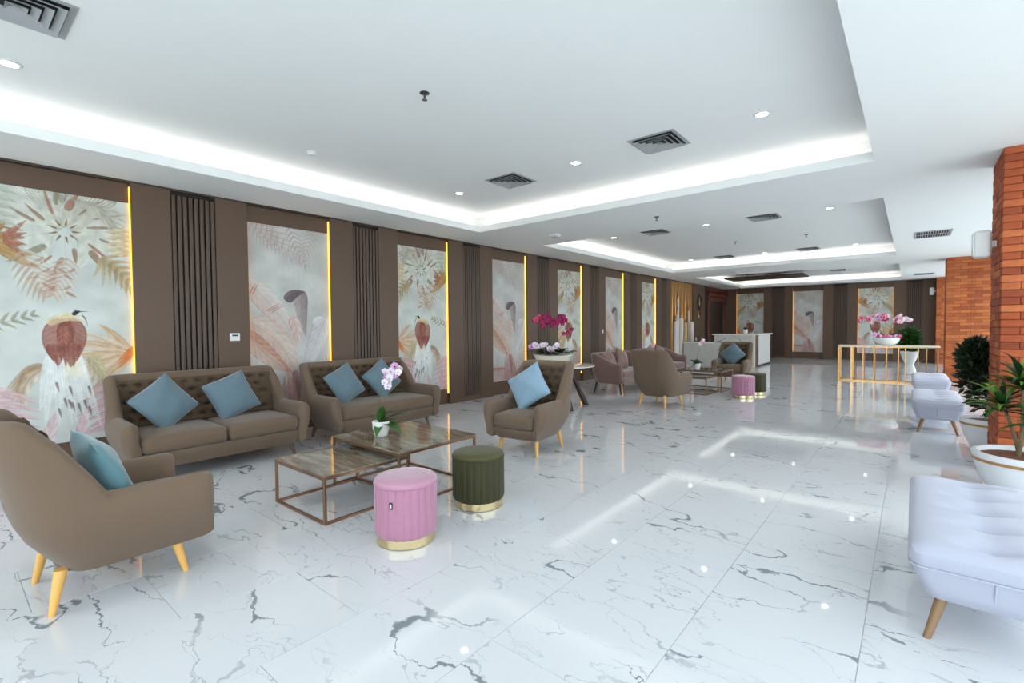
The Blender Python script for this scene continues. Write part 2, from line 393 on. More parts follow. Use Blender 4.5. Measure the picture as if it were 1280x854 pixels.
# wall_left with pilasters, slats, headers
wl = struct(obj('wall_left', MB().box(XL-.1, XL, Y0-.1, YF+.1, 0, ZC), 'brown2', smooth=False))
MOD = 2.387; P0 = 1.46                       # pilaster module
SL0, SLW, PW, MW = 0.375, 0.47, 1.22, 1.1
slat_me = mesh('slat', MB().box(-.028, .0, -.0205, .0205, 0.09, 3.03, .004), smooth=False); slat_me.materials.append(M['slat'])
def pilaster(parent, y, wide=PW, far=False):
    """flat panel, ribbed band, flat panel on a dark backing; runs along +y of the wall it stands on"""
    fx = (lambda a, b, c, d, z0, z1, ch=0: MB().box(a, b, c, d, z0, z1, ch)) if not far else (lambda a, b, c, d, z0, z1, ch=0: MB().box(c, d, YF-(b-XL), YF-(a-XL), z0, z1, ch))
    obj('backing', fx(XL, XP-.045, y+.005, y+wide-.005, 0, ZC), 'slat_dark', parent, smooth=False)
    a = (wide-SLW)/2
    obj('panel', fx(XL, XP, y, y+a, 0.0, ZC-.002, .004), 'brown', parent, smooth=False)
    obj('panel', fx(XL, XP, y+a+SLW, y+wide, 0.0, ZC-.002, .004), 'brown', parent, smooth=False)
    obj('panel', fx(XL, XP-.004, y+a, y+a+SLW, 0, .085, .003), 'brown', parent, smooth=False)
    for i in range(8):
        yy = y+a+SLW*(i+.5)/8
        if far: obj('slat', slat_me, None, parent, loc=(yy, YF-(XP-.006-XL), 0), rot=(0, 0, -PI/2))
        else: obj('slat', slat_me, None, parent, loc=(XP-.006, yy, 0))
def header(parent, y0, y1, far=False):
    fx = (lambda a, b, c, d, z0, z1, ch=0: MB().box(a, b, c, d, z0, z1, ch)) if not far else (lambda a, b, c, d, z0, z1, ch=0: MB().box(c, d, YF-(b-XL), YF-(a-XL), z0, z1, ch))
    obj('header_panel', fx(XL, XL+.03, y0+.002, y1-.002, 2.865, ZC-.002, .003), 'brown', parent, smooth=False)
    obj('footer_panel', fx(XL, XL+.03, y0+.002, y1-.002, 0.0, .275, .003), 'brown', parent, smooth=False)
def wall_led(parent, y, side, far=False):
    """warm strip on the flank of a pilaster; side -1 faces back towards the entrance"""
    y0, y1 = (y-.006, y) if side < 0 else (y, y+.006)
    if far: mbx = MB().box(y0, y1, YF-.075, YF-.055, .30, 2.88) if side > 0 else MB().box(y0, y1, YF-.045, YF-.025, .30, 2.88)
    else: mbx = MB().box(XP-.070, XP-.036, y0, y1, .20, 3.04) if side < 0 else MB().box(XL+.034, XL+.05, y0, y1, .30, 2.86)
    obj('led_strip', mbx, 'warm_far' if far else 'warm' if side < 0 else 'warm_niche', parent, smooth=False)

mur_spans = []; trim_n = 0
def trim_root():
    global trim_n
    trim_n += 1
    o = struct(bpy.data.objects.new('trim_%d' % trim_n, None)); C.objects.link(o); return o
for i in range(-1, 7):
    y = P0+MOD*i
    tr_ = trim_root(); pilaster(tr_, y)
    ms, me_ = y-(MOD-PW), y
    hd = trim_root(); header(hd, ms, me_)
    mur_spans.append((ms, me_))
    if i >= 0: wall_led(tr_, y, -1)
    if i < 6: wall_led(tr_, y+PW, 1)
tr_ = trim_root()
obj('panel', MB().box(XL, XP, 19.32, 20.70, 0, ZC-.002, .004), 'brown', tr_, smooth=False)
obj('panel', MB().box(XL, XP-.03, 20.70, 21.05, 0, ZC-.002, .004), 'slat_dark', tr_, smooth=False)
obj('crown_strip', MB().box(XL, XP+.006, Y0, 21.0, ZC-.022, ZC-.001, .003), 'trim', trim_root(), smooth=False)

# far wall
wf = struct(obj('wall_far', MB().box(XL-.1, XR+.1, YF, YF+.1, 0, ZC), 'brown2', smooth=False))
FM = [(-6.20, -5.09), (-3.96, -2.86), (-1.69, -0.58)]
tr_ = trim_root(); obj('panel', MB().box(XL+.1, -6.22, YF-.1, YF, 0, ZC-.002, .004), 'brown', tr_, smooth=False); wall_led(tr_, -6.22, 1, far=True)
for a, b in ((-5.09, -3.96), (-2.86, -1.69), (-0.58, 0.66)):
    tr_ = trim_root(); pilaster(tr_, a, b-a, far=True); wall_led(tr_, a, -1, far=True)
    if b < 0: wall_led(tr_, b, 1, far=True)
for a, b in FM: header(trim_root(), a, b, far=True)
obj('crown_strip', MB().box(XL, .66, YF-.106, YF, ZC-.022, ZC-.001, .003), 'trim', trim_root(), smooth=False)

# gold candle backdrop, emblem wall, door at the end of the left wall
gp = thing('candle_backdrop', 'gold ribbed wall panel with tall white candle shapes behind the reception desk', 'wall art', (XL+.002, 18.24, 0))
obj('panel', MB().box(0, .05, -1.09, 1.09, 0.0, ZC-.024, .004), 'gold_panel', gp, smooth=False)
for q in range(7):
    yy = -1.0+q*.33; obj('rod', MB().tube([(.06, yy, .02), (.06, yy, 3.06)], .012, 6), 'gold', gp)
def yb(px): return -1.09+2.18*((px-80)/225.0)
for px, wd, top, mm in ((99, .11, 1.59, 'candle'), (116, .10, 1.85, 'candle'), (148, .13, 1.72, 'candle'), (135, .055, 2.43, 'candle'), (201, .10, 1.56, 'candle_y'), (258, .14, 1.59, 'candle'), (250, .05, 2.01, 'candle')):
    cdl = obj('candle', MB().lathe([(wd*.75, 0.02), (wd*.75, top-.02), (wd*.6, top), (.012, top+.005)], 16, .06+wd*.8, yb(px)), mm, gp)
    obj('flame', MB().lathe([(.004, top), (.03, top+.05), (.022, top+.11), (.003, top+.2)], 10, .06+wd*.8, yb(px)), 'gold', cdl)
em = thing('wall_emblem', 'round black wreath emblem with gold figure and gold crest below on the brown wall', 'emblem', (XP, 20.02, 2.3))
mb = MB()
for q in range(18):
    t = 2*PI*q/18; mb.rbox(.03, .085, .085, .012, 2, (.015, .20*math.cos(t), .10+.26*math.sin(t)))
obj('wreath', mb, 'black', em)
obj('figure', MB().rbox(.03, .15, .24, .014, 3, (.015, .03, .06)).rbox(.03, .10, .09, .014, 2, (.015, -.01, .20)), 'gold', em)
mb = MB()
obj('crest', mb.rbox(.02, .30, .20, .009, 2, (.01, 0, -.33)).rbox(.02, .20, .26, .009, 2, (.012, 0, -.45)), 'gold', em)
def plate(loc, w, h, label, toggle=True):
    t = thing('wall_switch', label, 'switch', loc)
    obj('plate', MB().box(0, .010, -w/2, w/2, -h/2, h/2, .003), 'white', t, smooth=False)
    if toggle: obj('rocker', MB().box(.010, .014, -w*.28, w*.28, -h*.3, h*.3, .001), 'ceramic', t, smooth=False)
plate((XP, 19.66, .90), .16, .12, 'wide white socket plate on the brown wall beside the gold candle panel')
plate((XP, 20.36, .91), .09, .10, 'small white switch plate on the brown wall near the dark door')
plate((XP, 12.05, 1.30), .09, .11, 'white light switch on the brown wall panel above the mauve sofas')
th = thing('thermostat', 'white thermostat with dark display on brown wall above the near taupe sofa', 'thermostat', (XP, 2.49, 1.345))
obj('body', MB().box(0, .02, -.06, .06, -.05, .05, .006), 'white', th, smooth=False)
obj('display', MB().box(.020, .0215, -.035, .035, .010, .030, .0005), 'lcd', th, smooth=False)
dr = struct(bpy.data.objects.new('door_1', None)); C.objects.link(dr); dr.location = (XL, 22.3, 0)
obj('door_leaf', MB().box(.0, .05, -.95, 1.02, 0, 2.45, .004), 'door', dr, smooth=False)
for s, y_ in ((-1, -1.10), (1, 1.17)): obj('door_frame', MB().box(0, .12, y_-.15, y_+.15, 0, 2.48, .006), 'redwood', dr, smooth=False)
for q in range(3): obj('lintel_board', MB().box(0, .14+.02*q, -1.25, 1.38, 2.50+q*.19, 2.66+q*.19, .01), 'redwood', dr, smooth=False)
obj('door_back', MB().box(0, .03, -1.25, 1.38, 2.4, ZC-.01), 'door', dr, smooth=False)

# right side: brick columns and glazed bays; glazed wall behind the viewer
def brick_column(y0, y1, label, single, x1=XR+.12):
    t = thing('brick_column', label, 'column', (XE, y0, 0))
    w = x1-XE; d = y1-y0
    obj('core', MB().box(.012, w, .012, d-.012, 0, ZC), 'mortar', t, smooth=False)
    rows = 44 if single else 40; hgt = ZC/rows; L = 0.262
    big = MB()
    cache = {}
    def brick(x0_, x1_, ya, yb_, z):
        ln = round(max(x1_-x0_, yb_-ya), 3)
        if single:
            key = (round(x1_-x0_, 3), round(yb_-ya, 3))
            if key not in cache:
                m_ = mesh('brick', MB().box(0, x1_-x0_, 0, yb_-ya, .002, hgt-.003, .004), smooth=False); m_.materials.append(M['brick']); cache[key] = m_
            obj('brick', cache[key], None, t, loc=(x0_-random.uniform(0, .004)*(ya > 0.001), ya-random.uniform(0, .004)*(ya < .001), z))
        else: big.box(x0_, x1_, ya, yb_, z+.002, z+hgt-.003, .003)
    for r_ in range(rows):
        z = r_*hgt; odd = r_ % 2
        # near face along x; the corner brick alternates between the two faces
        x = 0.0; first = L if not odd else L*.5
        while x < w-.03:
            e = min(x+(first if x == 0 else L), w if single is False else min(w, 1.11))
            if e-x > .02: brick(x+.0015, e-.0015, 0, .10, z)
            if e >= (w if single is False else min(w, 1.11))-.001: break
            x = e
        y = .10; first = L*.5 if not odd else L
        while y < d-.02:
            e = min(y+(first if y == .10 else L), d)
            if e-y > .02: brick(0, .10, y+.0015, e-.0015, z)
            y = e
    if not single: stuff(obj('bricks', big, 'brick', t, smooth=False, weld=False))
    return t
def brick_stuff_mat():
    k = NT('brick_clay_far'); b = k.b
    geo = k.add('ShaderNodeNewGeometry'); cr = k.add('ShaderNodeValToRGB'); e = cr.color_ramp.elements
    e[0].color = (*lin((150, 72, 37)), 1); e[1].color = (*lin((198, 112, 60)), 1)
    k.ln(geo, 'Random Per Island', cr, 0)
    tc = k.add('ShaderNodeTexCoord'); n = k.add('ShaderNodeTexNoise', i_Scale=9.0, i_Detail=4.0); k.ln(tc, 'Object', n, 'Vector')
    r = k.add('ShaderNodeMapRange', i_1=0.3, i_2=0.75, i_3=0.85, i_4=1.1); k.ln(n, 'Fac', r, 0)
    mx = k.add('ShaderNodeMix', data_type='RGBA', blend_type='MULTIPLY', i_Factor=1.0); k.ln(cr, 0, mx, 6); k.ln(r, 0, mx, 7); k.ln(mx, 2, b, 'Base Color')
    b.inputs['Roughness'].default_value = 0.8; return k.m
brick_single = M['brick']
brick_column(6.50, 7.27, 'brick column of orange clay bricks rising behind the two white pots', True)
M['brick'] = brick_stuff_mat()
brick_column(16.35, 17.15, 'brick column with a vertical joint standing beyond the lilac benches', False)
brick_column(23.0, YF, 'brick pier ending the brown far wall', False)
obj('joint', MB().box(1.098, 1.106, 16.344, 16.36, 0, ZC), 'mortar', None)
bpy.data.objects['joint'].parent = [o for o in C.objects if o.name.startswith('brick_column') and abs(o.location.y-16.35) < .01][0]
bpy.data.objects['joint'].location = (-XE, -16.35, 0)
wr = struct(obj('wall_right', MB().box(XR+.1, XR+.2, Y0, YF, 2.85, ZC).box(XR+.1, XR+.2, Y0, YF, 0, .06), 'ceiling', smooth=False, weld=False))
bn = 0
for y0, y1 in ((Y0, 6.5), (7.27, 16.35), (17.15, 23.0)):
    bn += 1
    w_ = struct(bpy.data.objects.new('window_%d' % bn, None)); C.objects.link(w_); w_.location = (XR, y0, 0)
    n = max(2, int((y1-y0)/1.6))
    for i in range(n+1):
        yy = (y1-y0)*i/n; obj('mullion', MB().box(.02, .08, max(0, yy-.03), min(y1-y0, yy+.03), 0, ZC, .004), 'alu', w_, smooth=False)
    for i in range(n):
        obj('pane', MB().box(.045, .053, (y1-y0)*i/n+.03, (y1-y0)*(i+1)/n-.03, .06, 2.85), 'glass', w_, smooth=False)
wbk = struct(bpy.data.objects.new('window_4', None)); C.objects.link(wbk); wbk.location = (XL, Y0, 0)
for i in range(6):
    xx = (XR-XL)*i/5; obj('mullion', MB().box(xx-.03, xx+.03, -.06, 0, 0, ZC, .004), 'alu', wbk, smooth=False)
    if i < 5: obj('pane', MB().box(xx+.03, xx+(XR-XL)/5-.03, -.035, -.027, 0, ZC), 'glass', wbk, smooth=False)
gr = struct(obj('ground_outside', MB().box(-60, 70, -60, 80, -.30, -.12), 'ground', smooth=False))

# ------------------------------------------------------------------ murals (flat print, painted into vertex colours)
MWD, MHT = 1.16, 2.58
NX, NY = 215, 504
gx, gy = np.meshgrid(np.linspace(0, 1, NX), np.linspace(0, 1, NY))        # u right, v down
def fbm(seed, f0=3, oct=4):
    r = np.random.RandomState(seed); out = np.zeros_like(gx); a = 1.0
    for o in range(oct):
        n = int(f0*2**o)+2; g = r.rand(int(n*MHT/MWD)+2, n)
        yy = gy*(g.shape[0]-1.001); xx = gx*(g.shape[1]-1.001); i = yy.astype(int); j = xx.astype(int); fy = yy-i; fx = xx-j
        fy = fy*fy*(3-2*fy); fx = fx*fx*(3-2*fx)
        out += a*((g[i, j]*(1-fx)+g[i, j+1]*fx)*(1-fy)+(g[i+1, j]*(1-fx)+g[i+1, j+1]*fx)*fy-.5); a *= .55
    return out
class Canvas:
    def __init__(s, bgc, seed):
        s.n = fbm(seed); s.fine = fbm(seed+9, 24, 2)
        s.im = np.array(bgc, float)[None, None, :]+s.n[..., None]*22
    def blend(s, mask, col): s.im = s.im*(1-mask[..., None])+np.asarray(col, float)*mask[..., None]
    def leaf(s, p0, p1, p2, w, cA, cB, ribs=0, alpha=1.0, prof=0.5, rib_amt=14, mid=-22, split=0, tip=1.0):
        """curved leaf from p0 to p2 in (u,v); w half width in metres"""
        q = np.array([p0, p1, p2], float)*[MWD, MHT]
        t = np.linspace(0, 1, 48)[:, None]; c = (1-t)**2*q[0]+2*t*(1-t)*q[1]+t*t*q[2]
        lo = c.min(0)-w; hi = c.max(0)+w
        X = gx*MWD; Y = gy*MHT
        sel = (X > lo[0]) & (X < hi[0]) & (Y > lo[1]) & (Y < hi[1])
        if not sel.any(): return
        P = np.stack([X[sel], Y[sel]], 1)
        d2 = ((P[:, None, :]-c[None])**2).sum(2); k = d2.argmin(1); tt = t[k, 0]
        tan = np.gradient(c, axis=0)[k]; tan /= np.linalg.norm(tan, axis=1)[:, None]+1e-9
        dv = P-c[k]; sd = tan[:, 0]*dv[:, 1]-tan[:, 1]*dv[:, 0]; along = (dv*tan).sum(1)
        pr = np.maximum(np.sin(PI*np.clip(tt, 0, 1)**prof)**.75, 1e-3)*w
        ss = sd/pr
        m = np.clip((1.0-np.abs(ss))*pr/.006, 0, 1)*np.clip(1-np.abs(along)/.012, 0, 1)
        if split: m *= np.where((np.sin(split*PI*2*(tt+.10*np.abs(ss))) > .86) & (np.abs(ss) > .25), .12, 1)
        fac = np.clip(.5+.5*ss, 0, 1)[:, None]
        col = np.asarray(cA, float)*(1-fac)+np.asarray(cB, float)*fac
        if ribs: col = col+(np.sin(2*PI*ribs*(tt-.22*np.abs(ss)))*rib_amt*np.clip(np.abs(ss)*2, 0, 1))[:, None]
        col = col+(np.exp(-(ss/.07)**2)*mid)[:, None]+(s.fine[sel]*16)[:, None]-(np.clip(np.abs(ss)-.78, 0, 1)*130)[:, None]
        mm = (m*alpha)[:, None]
        s.im[sel] = s.im[sel]*(1-mm)+col*mm
    def frond(s, p0, p1, p2, n, ln, w, cA, cB, alpha=.9, spread=.9, droop=.0):
        q = np.array([p0, p1, p2], float)*[MWD, MHT]
        for i in range(n):
            t = (i+.6)/n; c = (1-t)**2*q[0]+2*t*(1-t)*q[1]+t*t*q[2]; d = 2*(1-t)*(q[1]-q[0])+2*t*(q[2]-q[1]); a0 = math.atan2(d[1], d[0])
            for sd in (-1, 1):
                l = ln*(.55+.75*math.sin(PI*min(.97, t*.85+.12))); a = a0+sd*(spread-.3*t)
                e = c+l*np.array([math.cos(a), math.sin(a)])+[0, droop*l]; m_ = (c+e)/2+[0, -.12*l]
                s.leaf(c/[MWD, MHT], m_/[MWD, MHT], e/[MWD, MHT], w, cA if sd < 0 else cB, cB, alpha=alpha, mid=-14)
        s.leaf(p0, p1, p2, .006, cB, cA, alpha=1, prof=.6, mid=0)
    def out(s):
        a = np.clip(s.im, 0, 255)/255.0
        return np.where(a <= .04045, a/12.92, ((a+.055)/1.055)**2.4)

def paint_bird():
    c = Canvas((207, 211, 205), 3)
    cream, brown, grey, gold = (222, 218, 205), (150, 104, 84), (160, 158, 142), (190, 158, 104)
    # pale monstera with dark slots between its fingers
    for i in range(7): c.leaf((.30+.1*i, -.02), (.40+.06*i, .05), (.46+.03*i, .14), .06, grey, (150, 144, 122), alpha=.8, ribs=4)
    c.leaf((.50, .02), (.20, .10), (.42, .29), .27, (214, 214, 200), (226, 224, 212), alpha=.96, ribs=5, mid=-10)
    c.leaf((.54, .02), (.92, .10), (.60, .30), .27, (226, 224, 212), (208, 206, 190), alpha=.96, ribs=5, mid=-10)
    for a in range(17):
        an = 2*PI*a/17+.22*random.random(); r0 = .15+.12*random.random(); r1 = r0+.14+.2*random.random()
        pp = [(.53+r*math.cos(an+.08*j), .150+.40*r*math.sin(an+.08*j)) for j, r in enumerate((r0, (r0+r1)/2, r1))]
        c.leaf(*pp, .012+.026*random.random(), (172, 124, 104) if a % 3 else (150, 144, 124), brown if a % 2 else (136, 128, 104), alpha=.92, mid=-10)
    for a in range(9):
        an = 2*PI*a/9; pp = [(.53+r*math.cos(an), .150+.42*r*math.sin(an)) for r in (.05, .08, .13)]
        c.leaf(*pp, .012, brown, (112, 88, 56), alpha=.9, mid=0)
    for a in range(15):
        an = 2*PI*a/15+.3; r1 = .5+.08*math.sin(a*2.1); pp = [(.53+r*math.cos(an), .150+.42*r*math.sin(an)) for r in (.02, .25, r1)]
        c.leaf(*pp, .005, (178, 176, 160), (178, 176, 160), alpha=.7, mid=0, prof=.6)
    # golden and rust leaves at the upper left, grey leaves along the top
    for i in range(6):
        c.leaf((.02, .20), (.10+.03*i, .14+.03*i), (.12+.05*i, .08+.045*i), .05, gold, (172, 126, 74), ribs=4, alpha=.95)
    for i in range(4): c.leaf((.16, .20), (.2, .17+.02*i), (.30, .12+.05*i), .035, (182, 128, 108), (160, 104, 86), ribs=3, alpha=.9)
    for i in range(5): c.leaf((-.05, .02+.03*i), (.12, .0+.03*i), (.26, .035+.03*i), .05, (206, 212, 200), (176, 178, 160), ribs=5, alpha=.9)
    for i in range(6): c.leaf((.60+.03*i, .03), (.75+.02*i, .03+.015*i), (1.0, .06+.03*i), .045, (176, 174, 162), (204, 196, 178), ribs=4, alpha=.9)
    for i in range(5): c.leaf((1.04, .12+.02*i), (.92, .13+.022*i), (.80, .135+.028*i), .05, (206, 180, 134), (226, 214, 186), ribs=3, alpha=.9)
    # hanging fronds
    for i in range(7):
        c.leaf((.77, .245), (.80+.03*i, .27), (.71+.065*i, .33+.028*math.sin(i*1.7)+.02*i), .038, (206, 194, 164), (184, 164, 128), ribs=0, alpha=.9, mid=-40)
    c.frond((.77, .235), (.93, .29), (1.06, .39), 7, .16, .022, (188, 168, 130), (160, 146, 116), alpha=.8)
    c.frond((.26, .23), (.31, .32), (.40, .40), 9, .20, .018, (218, 214, 198), (188, 164, 142), alpha=.85)
    c.frond((.56, .25), (.52, .33), (.45, .41), 9, .17, .018, (222, 218, 206), (196, 168, 150), alpha=.85)
    for i in range(14):
        u = .30+.30*random.random(); v = .25+.16*random.random()
        c.leaf((u, v), (u+.03, v+.008), (u+.07*random.choice((-1, 1)), v+.022), .018, (176, 122, 98), (156, 104, 86), alpha=.5)
    # far grey leaf, fans and rosy leaves at the foot
    c.frond((-.05, .535), (.15, .52), (.32, .485), 6, .10, .018, (160, 150, 128), (138, 138, 116), alpha=.7)
    for i in range(9):
        an = PI*(.62+.085*i); e = (.97+.62*math.cos(an)*1.0, .655-.23*math.sin(an)*.62+.012*i)
        c.leaf((.98, .665), ((.98+e[0])/2, (.66+e[1])/2-.03), e, .058, (212, 190, 158), (226, 206, 186) if i % 2 else (206, 160, 118), ribs=0, mid=-50, alpha=.95)
    for i in range(3): c.leaf((1.03, .62), (.96, .64+.02*i), (.86, .69+.015*i), .03, (226, 142, 84), (206, 122, 76), alpha=.9)
    for i in range(6): c.leaf((.36, .70), (.28-.02*i, .68+.015*i), (.10+.03*i, .80+.012*i), .06, (214, 206, 192), (172, 146, 118), ribs=3, alpha=.92, mid=-44)
    for i in range(4): c.leaf((.66, .66), (.80, .66+.025*i), (.66+.05*i, .78+.02*i), .05, (206, 190, 150), (178, 168, 146), ribs=6, alpha=.9)
    for i in range(7): c.leaf((1.08, .76+.03*i), (.85, .76+.03*i), (.55+.03*(i % 3), .82+.028*i), .06, (222, 184, 192), (200, 144, 156), ribs=5, alpha=.9)
    for i in range(6): c.leaf((-.05, .78+.04*i), (.1, .76+.04*i), (.34, .84+.03*i), .06, (224, 190, 196), (206, 164, 168), ribs=4, alpha=.9)
    for i in range(4): c.leaf((.1+.25*i, 1.02), (.2+.2*i, .93), (.25+.2*i, .86), .06, (214, 170, 176), (232, 206, 206), ribs=4, alpha=.8)
    # bird: tail plumes, wings, breast, head
    for i in range(15):
        u = .40+.014*i; e = (.33+.030*i, .87+.07*math.sin(i*1.9)+.03*(i > 6)); 
        c.leaf((u, .635), (u+.01*(i-7)*.3, .74), e, .046, (244, 244, 240), (226, 229, 228), ribs=0, alpha=.96, mid=-20 if i % 3 else -60, prof=.75)
    for i in range(6): c.leaf((.50+.012*i, .62), (.52+.01*i, .68), (.50+.028*i, .77), .018, (232, 222, 178), (240, 236, 214), alpha=.95)
    for i in range(10):
        u = .42+.24*random.random(); v = .74+.14*random.random(); c.leaf((u, v), (u+.01, v+.02), (u+.022, v+.05), .014, (96, 92, 96), (130, 108, 112), alpha=.75)
    c.leaf((.53, .50), (.42, .57), (.465, .69), .125, (172, 116, 102), (150, 92, 80), ribs=9, rib_amt=8, alpha=1, prof=.72)
    c.leaf((.53, .50), (.585, .57), (.54, .70), .12, (150, 92, 80), (128, 76, 66), ribs=9, rib_amt=8, alpha=1, prof=.72)
    c.leaf((.50, .53), (.49, .60), (.50, .665), .05, (176, 118, 104), (156, 98, 86), ribs=6, alpha=.9)
    for i in range(7): c.leaf((.40+.035*i, .60), (.405+.033*i, .64), (.435+.025*i, .675+.03*(i % 2)), .026, (158, 98, 86), (134, 82, 74), alpha=.9)
    c.leaf((.40, .525), (.50, .475), (.66, .52), .045, (226, 206, 172), (206, 180, 146), ribs=8, rib_amt=6, alpha=1)
    c.leaf((.47, .50), (.54, .474), (.62, .495), .03, (234, 222, 184), (222, 204, 160), alpha=.95)
    c.leaf((.565, .487), (.60, .468), (.625, .472), .022, (52, 46, 46), (40, 34, 36), alpha=1, mid=0)
    c.leaf((.60, .474), (.65, .470), (.70, .470), .006, (60, 56, 58), (60, 56, 58), alpha=1, mid=0)
    c.leaf((.59, .478), (.575, .468), (.60, .458), .008, (50, 44, 46), (50, 44, 46), alpha=1, mid=0)
    c.leaf((.625, .485), (.665, .50), (.665, .54), .008, (70, 52, 50), (70, 52, 50), alpha=.9, mid=0)
    return c.out()

def paint_leaves():
    c = Canvas((202, 201, 196), 21)
    for i in range(5): c.frond((.0+.05*i, -.03), (.12+.07*i, .05), (.24+.10*i, .11+.02*i), 7, .13, .012, (206, 168, 160), (186, 148, 140), alpha=.55)
    c.frond((.50, -.02), (.56, .09), (.70, .20), 9, .14, .013, (196, 172, 160), (170, 150, 140), alpha=.7)
    c.frond((.80, -.02), (.76, .08), (.62, .19), 9, .16, .012, (176, 160, 148), (196, 168, 156), alpha=.7)
    for i in range(7): c.leaf((.40+.06*i, .12), (.44+.055*i, .26), (.42+.07*i, .42), .025, (212, 212, 208), (194, 196, 192), alpha=.5)
    # mauve leaf in the middle
    c.leaf((.64, .335), (.60, .42), (.68, .60), .10, (128, 112, 112), (178, 160, 156), ribs=9, rib_amt=9, alpha=1, prof=.6)
    c.leaf((.44, .40), (.52, .345), (.68, .345), .075, (116, 100, 102), (104, 90, 94), ribs=6, rib_amt=6, alpha=1)
    # pale pink leaf from the left with red bands
    c.leaf((-.06, .30), (.32, .40), (.58, .655), .165, (232, 220, 210), (214, 172, 160), ribs=10, rib_amt=9, alpha=1, prof=.75)
    c.leaf((.50, .48), (.60, .56), (.56, .66), .085, (230, 206, 198), (210, 164, 156), ribs=4, alpha=.9)
    for i in range(3): c.leaf((.20+.03*i, .455+.006*i), (.30+.03*i, .43), (.42+.02*i, .395+.012*i), .010, (184, 120, 112), (196, 140, 128), alpha=.9, mid=0)
    for i in range(2): c.leaf((.02+.04*i, .37), (.05+.03*i, .34), (.12+.03*i, .295), .012, (186, 112, 108), (196, 130, 124), alpha=.9, mid=0)
    # peach leaf at the lower left
    c.leaf((-.06, .50), (.42, .58), (.55, .83), .20, (224, 196, 178), (202, 146, 120), ribs=9, rib_amt=12, alpha=1, prof=.7)
    c.leaf((-.04, .55), (.16, .70), (.50, .79), .13, (190, 128, 102), (214, 172, 150), ribs=8, rib_amt=12, alpha=.95, prof=.7)
    c.leaf((.05, .50), (.36, .58), (.52, .72), .05, (226, 208, 196), (218, 192, 178), alpha=.9)
    # tall white leaf on the right
    c.leaf((.97, .47), (.82, .60), (.60, .86), .15, (236, 234, 238), (196, 188, 194), ribs=10, rib_amt=10, alpha=1, prof=.55)
    c.leaf((.80, .53), (.86, .48), (.95, .50), .07, (226, 224, 224), (214, 210, 212), alpha=.95)
    c.frond((.66, .93), (.85, .82), (1.05, .72), 9, .16, .016, (206, 160, 128), (196, 176, 160), alpha=.85)
    for i in range(5): c.leaf((.55+.1*i, 1.03), (.66+.07*i, .92), (.78+.06*i, .82), .06, (214, 200, 196), (196, 178, 172), ribs=6, alpha=.85)
    # stems and rosy leaves at the foot
    for i in range(6): c.leaf((.30+.09*i, 1.03), (.40+.05*i, .92), (.40+.05*i, .80), .055, (190, 140, 134), (166, 118, 116), ribs=5, alpha=.85)
    for i in range(5): c.leaf((.0+.08*i, 1.03), (.06+.07*i, .93), (.10+.07*i, .85), .05, (210, 186, 180), (190, 154, 148), ribs=5, alpha=.9)
    c.leaf((.40, .74), (.50, .86), (.58, 1.05), .03, (206, 146, 136), (214, 170, 160), alpha=1, prof=.6)
    c.leaf((.52, .78), (.60, .85), (.56, .97), .06, (172, 126, 126), (150, 110, 112), alpha=.9)
    for i in range(6): c.leaf((.04+.05*i, .90), (.08+.05*i, .88), (.12+.05*i, .93), .03, (176, 104, 100), (202, 158, 148), alpha=.8)
    return c.out()

def mural_mesh(name, img):
    me = bpy.data.meshes.new(name)
    uu = np.linspace(-MWD/2, MWD/2, NX); vv = np.linspace(MHT/2, -MHT/2, NY)
    V = np.zeros((NY, NX, 3)); V[..., 1] = uu[None, :]; V[..., 2] = vv[:, None]; V[..., 0] = .014
    V = V.reshape(-1, 3)
    i, j = np.meshgrid(np.arange(NY-1), np.arange(NX-1), indexing='ij'); a = (i*NX+j).ravel()
    Fq = np.stack([a, a+NX, a+NX+1, a+1], 1)
    # back and edges give the panel its thickness
    nb = len(V); hb = [(0, -MWD/2, MHT/2), (0, MWD/2, MHT/2), (0, MWD/2, -MHT/2), (0, -MWD/2, -MHT/2)]
    fb = [(.014, y, z) for _, y, z in hb]
    Vall = np.concatenate([V, np.array(hb), np.array(fb)]); 
    ex = [(nb, nb+1, nb+2, nb+3)]+[(nb+q, nb+4+q, nb+4+(q+1) % 4, nb+(q+1) % 4) for q in range(4)]
    faces = np.concatenate([Fq, np.array(ex)])
    me.vertices.add(len(Vall)); me.vertices.foreach_set('co', Vall.ravel())
    me.loops.add(faces.size); me.loops.foreach_set('vertex_index', faces.ravel().astype(np.int32))
    me.polygons.add(len(faces)); me.polygons.foreach_set('loop_start', np.arange(0, faces.size, 4, dtype=np.int32)); me.polygons.foreach_set('loop_total', np.full(len(faces), 4, dtype=np.int32))
    me.update(calc_edges=True)
    ca = me.color_attributes.new('print', 'FLOAT_COLOR', 'POINT')
    col = np.ones((len(Vall), 4)); col[:nb, :3] = img.reshape(-1, 3); col[nb:, :3] = .5
    ca.data.foreach_set('color', col.ravel()); me.validate()
    me.materials.append(M['print']); return me
M['print'] = attr_mat('mural_print', 'print')
bird_me = mural_mesh('mural_panel', paint_bird()); leaf_me = mural_mesh('mural_panel', paint_leaves())
ZM = 2.862-MHT/2
def mural(kind, pos, far, flip, label):
    o = bpy.data.objects.new('mural_panel', bird_me if kind == 'b' else leaf_me); C.objects.link(o)
    # seen from the room, u must run to the viewer's right: +y on the left wall, +x on the far wall
    if far: o.location = (pos, YF-.022, ZM); o.scale = (1, .95, 1); o.rotation_euler = (0, 0, -PI/2)
    else: o.location = (XL+.022, pos, ZM)
    if flip: o.scale = (1, -o.scale.y, 1)
    tag(o, label, 'mural', 'tropical murals in the wall niches')
